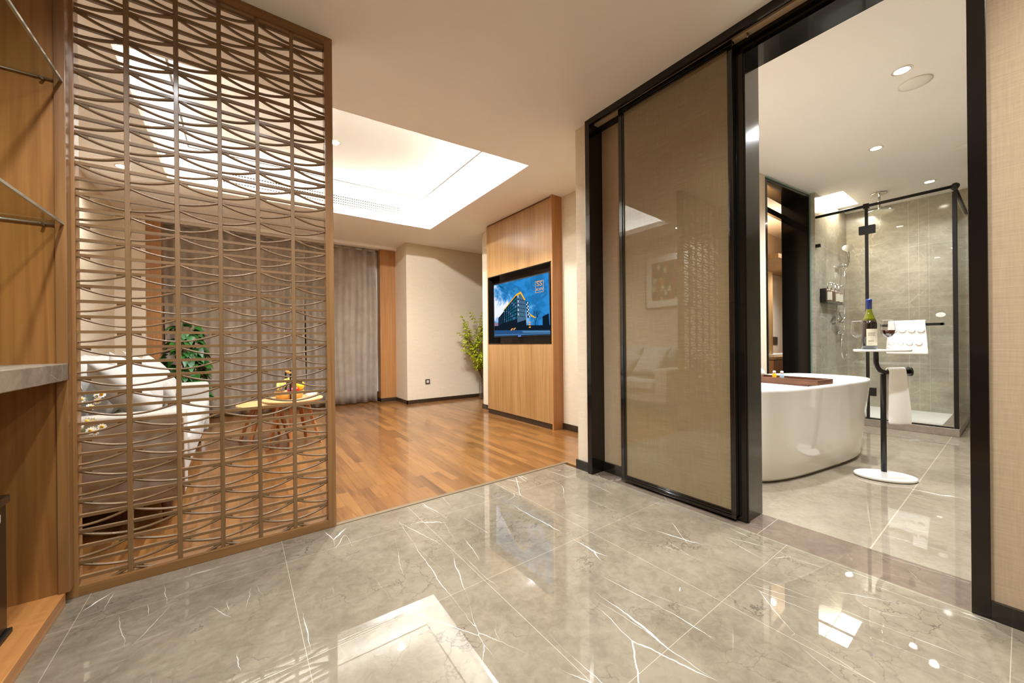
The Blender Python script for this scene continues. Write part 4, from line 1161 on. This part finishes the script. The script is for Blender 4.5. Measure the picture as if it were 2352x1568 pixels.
towel('hand_towel', (3.862, .597, .758), (3.912, .517, .763), .375, .36, .02, 'white terry hand towel hanging on the bar of the black stand', off=(-.85, -.53, 0), thick=.014, waves=.5)

# wine bottle
wx_, wy_, wz = 3.722, .668, .928
w = thing('wine_bottle', (wx_, wy_, wz), 'dark wine bottle with blue foil neck on the white stand tray', 'bottle')
RB = .043
obj('body', MB().lathe([(RB - .006, wz), (RB, wz + .006), (RB, wz + .185), (RB * .93, wz + .205)], wx_, wy_, 36), M['bottle_dark'], w)
obj('shoulder', MB().lathe([(RB * .93, wz + .205), (RB * .72, wz + .228), (RB * .48, wz + .258), (.0155, wz + .285), (.0150, wz + .30)], wx_, wy_, 36), M['neck_glass'], w)
obj('foil', MB().lathe([(.0158, wz + .293), (.0158, wz + .352), (.0175, wz + .353), (.0175, wz + .364), (.014, wz + .366)], wx_, wy_, 28), M['blue_foil'], w)
# label wrapped over the side that faces the room
def wrap(r_, a0, a1, z0_, z1_, cx, cy, n=14):
    vs = []
    for i in range(n + 1):
        a = a0 + (a1 - a0) * i / n
        vs += [(cx + r_ * math.cos(a), cy + r_ * math.sin(a), z0_), (cx + r_ * math.cos(a), cy + r_ * math.sin(a), z1_)]
    return MB().add(vs, [(2 * i, 2 * i + 2, 2 * i + 3, 2 * i + 1) for i in range(n)], True)
vd = math.atan2(-wy_, -wx_)
mb = wrap(RB + .0006, vd + R(-20), vd + R(75), wz + .028, wz + .148, wx_, wy_)
for zz, a0, a1, hh in ((.116, -8, 50, .003), (.107, -8, 40, .002), (.099, -8, 46, .002), (.062, -8, 34, .002), (.054, -8, 30, .002), (.038, -8, 20, .002)):
    t = wrap(RB + .001, vd + R(a0), vd + R(a1), wz + zz, wz + zz + hh, wx_, wy_, 8); mb.add(t.v, t.f, mi=1)
obj('label', mb, [M['label_cream'], M['ink']], w)
# two wine glasses
def wine_glass(cx, cy, z, wine, label):
    g_ = thing('wine_glass', (cx, cy, z), label, 'glass', 'wine glasses on the stand tray')
    obj('foot', MB().lathe([(.031, z + .0005), (.031, z + .002), (.008, z + .005), (.004, z + .01)], cx, cy, 28), M['clear'], g_)
    obj('stem', MB().lathe([(.004, z + .008), (.0035, z + .05), (.0045, z + .085)], cx, cy, 14, caps=False), M['clear'], g_)
    pr = [(.005, z + .085), (.022, z + .095), (.035, z + .115), (.0395, z + .14), (.037, z + .175), (.031, z + .21)]
    obj('bowl', MB().lathe(pr, cx, cy, 32, caps=False), M['clear'], g_)
    obj('rim', MB().lathe([(.0305, z + .2095), (.0318, z + .2105), (.0305, z + .2115)], cx, cy, 32, caps=False), M['white_lacquer'], g_)
    if wine: obj('wine', MB().lathe([(.004, z + .087), (.021, z + .096), (.034, z + .115), (.0382, z + .138), (.0, z + .138)], cx, cy, 32, caps=False), M['wine'], g_)
    return g_
wine_glass(3.815, .585, .928, True, 'wine glass holding red wine at the right of the bottle')
wine_glass(3.78, .745, .928, False, 'wine glass half hidden behind the bottle')

# ------------------------------------------------------------------ shower enclosure
XG = 5.89
se = thing('shower_enclosure', (6.4, .9, 0), 'glass shower enclosure with black posts and marble curb', 'shower')
mb = MB().box(XG - .012, XG + .14, .39, 1.55, 0, .08).box(XG + .14, 7.3, .39, .52, 0, .08)
obj('curb', mb, M['curb'], se, bevel=.004)
obj('shower_tray', box(XG + .14, 7.3, .52, 1.55, 0, .045), M['tray_white'], se)
obj('track', box(XG + .005, XG + .03, .43, 1.55, .08, .092), M['black_steel'], se)
obj('fixed_pane', box(XG + .012, XG + .022, 1.09, 1.545, .09, 2.53), M['glass'], se)
obj('return_pane', box(XG + .03, 7.29, .42, .43, .08, 2.48), M['glass'], se)
obj('corner_post', box(XG, XG + .034, .394, .426, .08, 2.50), M['black_steel'], se, bevel=.003)
obj('jamb_post', box(XG + .004, XG + .03, 1.06, 1.088, .09, 2.525), M['black_steel'], se, bevel=.003)
obj('top_rail', MB().tube([(XG + .017, 1.548, 2.548), (XG + .017, .40, 2.555)], .0165, 14), M['black_steel'], se)
obj('return_rail', MB().tube([(XG + .03, .415, 2.555), (7.3, .415, 2.555)], .0165, 14), M['black_steel'], se)
obj('rail_joint', MB().ball((XG + .017, .405, 2.555), .032).ball((XG + .07, .412, 2.553), .028).box(XG - .002, XG + .036, 1.05, 1.1, 2.52, 2.575), M['black_steel'], se)
obj('wall_clamp', box(XG, XG + .035, 1.50, 1.55, 2.165, 2.205), M['black_steel'], se, bevel=.002)
dr_ = obj('door_leaf', box(XG + .012, XG + .022, .43, 1.055, .10, 2.515), M['glass'], se)
hg = obj('hinge', MB().box(XG - .004, XG + .006, 1.0, 1.14, 2.225, 2.32).box(XG + .026, XG + .036, 1.0, 1.14, 2.225, 2.32), M['black_steel'], dr_, bevel=.002)
obj('hinge', MB().box(XG - .004, XG + .006, 1.0, 1.14, .35, .445), M['black_steel'], dr_, bevel=.002)
obj('towel_rail', MB().box(5.80, 5.815, .485, .95, 1.138, 1.165).box(5.80, XG + .012, .485, .505, 1.140, 1.163).box(5.80, XG + .012, .93, .95, 1.140, 1.163), M['black_steel'], dr_)
# bath towel on the rail
towel('bath_towel', (5.807, .885, 1.168), (5.807, .605, 1.168), .33, .25, .022, 'folded white bath towel over the black rail of the shower door', off=(-1, 0, 0), thick=.012, waves=.6, fold=.006)
bm_ = MB()
for i in range(4):
    bm_.ball((5.753, .855 - i * .068, .96), .026, .05, 1, 1, 12)
    bm_.ball((5.757, .84 - i * .068, 1.10), .03, .05, 1, 1, 12)
bmp = obj('towel_emboss', bm_, M['towel'], bpy.data.objects['bath_towel'])
# sticker on the glass door
stk = thing('oval_sticker', (XG + .0105, .511, 1.25), 'white oval sticker with orange print on the shower glass', 'sticker')
mb = MB(); vs = [(XG + .010, .511 + .034 * math.cos(2 * PI * k / 32), 1.251 + .024 * math.sin(2 * PI * k / 32)) for k in range(32)]
vs += [(x + .0015, y, z) for x, y, z in vs]
mb.add(vs, [tuple(range(32)), tuple(range(63, 31, -1))] + [(k, (k + 1) % 32, 32 + (k + 1) % 32, 32 + k) for k in range(32)])
obj('disc', mb, M['sticker'], stk)
t1 = text_mb('IQ', .018, lambda u, v, w: (XG + .0092, .511 - u, 1.254 + v))
for i in range(6): t1.add([(XG + .0092, .525 - i * .005, 1.2375), (XG + .0092, .5215 - i * .005, 1.2375), (XG + .0092, .5215 - i * .005, 1.241), (XG + .0092, .525 - i * .005, 1.241)], [(0, 1, 2, 3)])
obj('print', t1, M['orange_ink'], stk)
# black slip-warning figure on the wall tile
YW = 1.55
wf = thing('slip_warning_decal', (6.9, 1.548, 1.3), 'black slipping-figure warning decal beside the shower mixer', 'decal')
mb = MB()
def fl(pts): mb.add([(x, YW - .0015, z) for x, z in pts] + [(x, YW - .0005, z) for x, z in pts], [tuple(range(len(pts))), tuple(range(2 * len(pts) - 1, len(pts) - 1, -1))] + [(i, (i + 1) % len(pts), len(pts) + (i + 1) % len(pts), len(pts) + i) for i in range(len(pts))])
fl([(6.72, 1.245), (7.13, 1.30), (7.08, 1.215), (6.55, 1.215)])
fl([(6.86 + .035 * math.cos(a), 1.43 + .024 * math.sin(a)) for a in [2 * PI * k / 14 for k in range(14)]])
fl([(6.84, 1.40), (6.9, 1.40), (7.03, 1.31), (7.0, 1.30), (6.9, 1.36), (6.84, 1.30), (6.66, 1.29), (6.5, 1.235), (6.48, 1.255), (6.64, 1.325), (6.78, 1.33)])
obj('figure', mb, M['black_matte'], wf)

# shower fittings
hs = thing('shower_set', (6.85, 1.52, 1.3), 'chrome hand shower set with mixer and hose on the tiled side wall', 'shower set')
obj('riser', MB().tube([(6.93, 1.50, 1.36), (6.93, 1.50, 1.72), (6.96, 1.50, 1.95), (7.05, 1.50, 2.03)], .009, 10), M['chrome'], hs)
obj('mixer_body', MB().box(6.56, 6.60, 1.49, 1.51, 1.22, 1.50).box(6.60, 6.86, 1.485, 1.535, 1.37, 1.40).box(6.62, 6.86, 1.49, 1.53, 1.20, 1.235), M['chrome'], hs, bevel=.004)
obj('mixer_lever', MB().tube([(6.72, 1.5, 1.25), (6.72, 1.44, 1.30)], .016, 10), M['chrome'], hs)
obj('holder', MB().tube([(6.88, 1.55, 2.03), (6.88, 1.46, 2.04)], .018, 12).box(6.7, 6.9, 1.47, 1.50, 2.02, 2.05), M['chrome'], hs)
hh = MB().tube([(6.92, 1.47, 2.02), (6.99, 1.46, 2.10), (6.98, 1.46, 2.20), (6.9, 1.46, 2.26)], [.013, .014, .016, .02], 12)
hh.tube([(6.9, 1.455, 2.25), (6.86, 1.44, 2.275)], [.03, .06], 20)
obj('hand_shower', hh, M['chrome'], hs)
obj('wall_outlet', MB().tube([(6.75, 1.55, 1.10), (6.75, 1.50, 1.10)], .022, 14).tube([(6.92, 1.55, 1.09), (6.92, 1.50, 1.09)], .022, 14).box(6.7, 6.96, 1.49, 1.51, 1.085, 1.115), M['chrome'], hs)
ho = [(6.78, 1.50, 1.08)]
for i in range(17):
    a = PI * i / 16; ho.append((6.86 - .14 * math.cos(a) * (1 - .1 * math.sin(a)), 1.49, .86 - .13 * math.sin(a)))
ho.append((6.91, 1.50, 1.08)); ho.append((6.90, 1.50, 1.2))
obj('hose', MB().tube(ho, .0085, 8), M['chrome'], hs)
rs = thing('rain_shower', (6.6, 1.08, 2.86), 'chrome overhead rain shower hanging from the bathroom ceiling', 'shower head')
obj('ceiling_plate', MB().lathe([(.075, 2.845), (.075, 2.859)], 6.6, 1.08, 28), M['chrome'], rs)
obj('arm', MB().tube([(6.6, 1.08, 2.85), (6.6, 1.08, 2.63)], .013, 12), M['chrome'], rs)
obj('head', MB().lathe([(.135, 2.612), (.14, 2.618), (.135, 2.626), (.02, 2.634)], 6.6, 1.08, 40), M['chrome'], rs)
# dispenser shelf with bottles
ds = thing('dispenser_rack', (6.4, 1.51, 1.5), 'dark wall rack holding four pump bottles in the shower', 'rack')
obj('rack', MB().box(6.06, 6.78, 1.47, 1.55, 1.48, 1.492).box(6.06, 6.08, 1.49, 1.55, 1.49, 1.66).box(6.06, 6.78, 1.543, 1.55, 1.49, 1.66), M['black_steel'], ds)
for q in range(4):
    x = 6.19 + q * .165
    b = thing('pump_bottle', (x, 1.505, 1.493), ['amber pump bottle at the left of the shower rack', 'amber pump bottle second from left in the shower rack', 'amber pump bottle third from left in the shower rack', 'amber pump bottle at the right of the shower rack'][q], 'bottle', 'pump bottles in the shower rack')
    obj('body', MB().lathe([(.042, 1.493), (.045, 1.5), (.045, 1.63), (.03, 1.655), (.018, 1.66)], x, 1.505, 24), M['amber'], b)
    obj('pump', MB().tube([(x, 1.505, 1.655), (x, 1.505, 1.735)], .011, 10).tube([(x, 1.505, 1.735), (x + .01, 1.455, 1.735)], .008, 8), M['chrome'], b)
    if q != 1: obj('label', wrap(.0457, R(-170), R(-70), 1.515, 1.62, x, 1.505), M['label_cream'], b)

# ------------------------------------------------------------------ dressing room glimpsed through the dark opening
vc = thing('vanity_cabinet', (6.9, 2.4, 0), 'oak vanity cabinet seen through the dark opening beyond the tub', 'cabinet')
obj('upright', box(6.50, 6.70, 2.30, 2.618, .0, 2.05), M['veneer'], vc)
obj('back_panel', box(6.70, 8.6, 2.58, 2.618, .55, 2.05), M['paint_wall'], vc)
obj('canopy', MB().box(6.1, 8.6, 2.02, 2.618, 2.16, 2.22), M['veneer'], vc)
obj('counter', box(6.2, 8.6, 2.1, 2.618, .72, .76), M['veneer'], vc)
obj('drawer', box(6.2, 8.6, 2.12, 2.618, .45, .71), M['veneer_side'], vc)
obj('socket_plate', box(7.2, 7.7, 2.572, 2.58, .92, 1.06), M['steel'], vc)
tag(obj('amenity_tray', MB().box(6.45, 7.6, 2.2, 2.5, .76, .785), M['white_lacquer'], base=(6.9, 2.35, .76)), 'white tray lying on the vanity counter beyond the opening', 'tray')
spot('dressing_fill', (6.9, 2.1, 2.15), 30, WARM, 140, 1.0)  # lamp without a fitting, added to brighten the view through the opening
spot('dressing_ceiling_fill', (6.3, 2.2, 2.84), 60, WARM, 150, 1.0)  # second added lamp, no fitting, lights the dressing room from above

# ------------------------------------------------------------------ downlights: fitting, lens and its own light
def downlight(x, y, z, power, label, group, r_=.045, col=WARM, angle=140, target=None, recess=True):
    t = thing('downlight', (x, y, z), label, 'downlight', group)
    obj('ring', MB().lathe([(r_ + .014, z - .004), (r_ + .014, z - .001), (r_, z - .001), (r_, z - .005)], x, y, 32, caps=False), M['trim_white'], t)
    obj('lens', MB().lathe([(r_, z - .0025), (0, z - .0025)], x, y, 32, caps=False), M['lens'], t)
    s_ = spot('downlight_lamp', (x, y, z - .02), power, col, angle, .8, target, .035)
    return t
G1 = 'ceiling downlights of the hall'; G2 = 'ceiling downlights of the living room'; G3 = 'ceiling downlights of the bathroom'
for i, (x, y) in enumerate(((.15, 1.05), (1.15, .75), (.7, -.5), (1.65, -.5))):
    downlight(x, y, H, 24, 'small hall downlight on the ceiling above the marble floor', G1)
for x, y in ((0.95, 3.2), (1.85, 3.4)):
    downlight(x, y, HR, 52, 'added downlight in the front part of the recess, out of sight behind its edge', 'added downlights at the front of the recess', angle=150)  # unseen lamps added to fill the living room with light
downlight(-.3, 1.25, H, 40, 'small hall downlight on the ceiling close to the left cabinet', 'downlight by the left cabinet')
downlight(-.85, 3.0, H, 10, 'living room downlight washing the wall at the near end of the sofa', 'wall washers over the sofa', target=(-1.05, 3.1, 0))
downlight(-.86, 4.95, H, 16, 'small bright downlight on the ceiling over the far end of the sofa', 'wall washers over the sofa', target=(-1.1, 5.0, 0))
downlight(1.75, 5.0, HR, 40, 'round downlight in the recess near the air grille', G2)
downlight(.83, 4.25, HR, 40, 'small bright downlight beside the right edge of the lattice screen', G2)
downlight(1.3, 3.3, HR, 70, 'downlight hidden high in the recess, aimed at the far wall', 'aimed downlights in the recess', angle=70, target=(3.0, 6.0, 1.3))
downlight(1.55, 3.3, HR, 14, 'downlight hidden high in the recess, aimed at the television panel', 'aimed downlights in the recess', angle=62, target=(2.88, 3.5, 1.7))
downlight(3.721, .488, HB, 42, 'bright bathroom downlight nearest the black jamb, over the towel stand', G3, r_=.04)
downlight(5.02, .84, HB, 42, 'bright bathroom downlight in the middle of the ceiling', G3, r_=.04)
downlight(6.61, .65, HB, 20, 'bright bathroom downlight over the shower', G3, r_=.04)
downlight(2.74, .36, HB, 34, 'added bathroom downlight just inside the header, out of sight', 'added bathroom downlight behind the header', r_=.05)  # unseen lamp added to brighten the hand towel and tub front
downlight(3.0, 1.2, HB, 42, 'added unseen bathroom downlight above the near end of the tub', G3, r_=.04)  # extra unseen lamp added for light and reflections around the tub
for x, y, lab in ((3.98, .458, 'round white ceiling speaker beside the nearest bathroom downlight'), (5.7, .305, 'round white ceiling speaker cut by the right black jamb')):
    t = thing('ceiling_speaker', (x, y, HB), lab, 'speaker', 'round ceiling speakers')
    obj('grille', MB().lathe([(.0, HB - .008), (.075, HB - .008), (.082, HB - .004)], x, y, 36, caps=False), M['lens_off'], t)
    obj('ring', MB().lathe([(.082, HB - .006), (.09, HB - .006), (.09, HB - .001)], x, y, 36, caps=False), M['trim_white'], t)
lp = tag(obj('shower_light_panel', MB().box(wx0, wx1, wy0, wy1, HB + .118, HB + .124), M['led_panel'], base=(6.5, 1.44, HB + .118)), 'bright square light well in the ceiling over the shower', 'light')
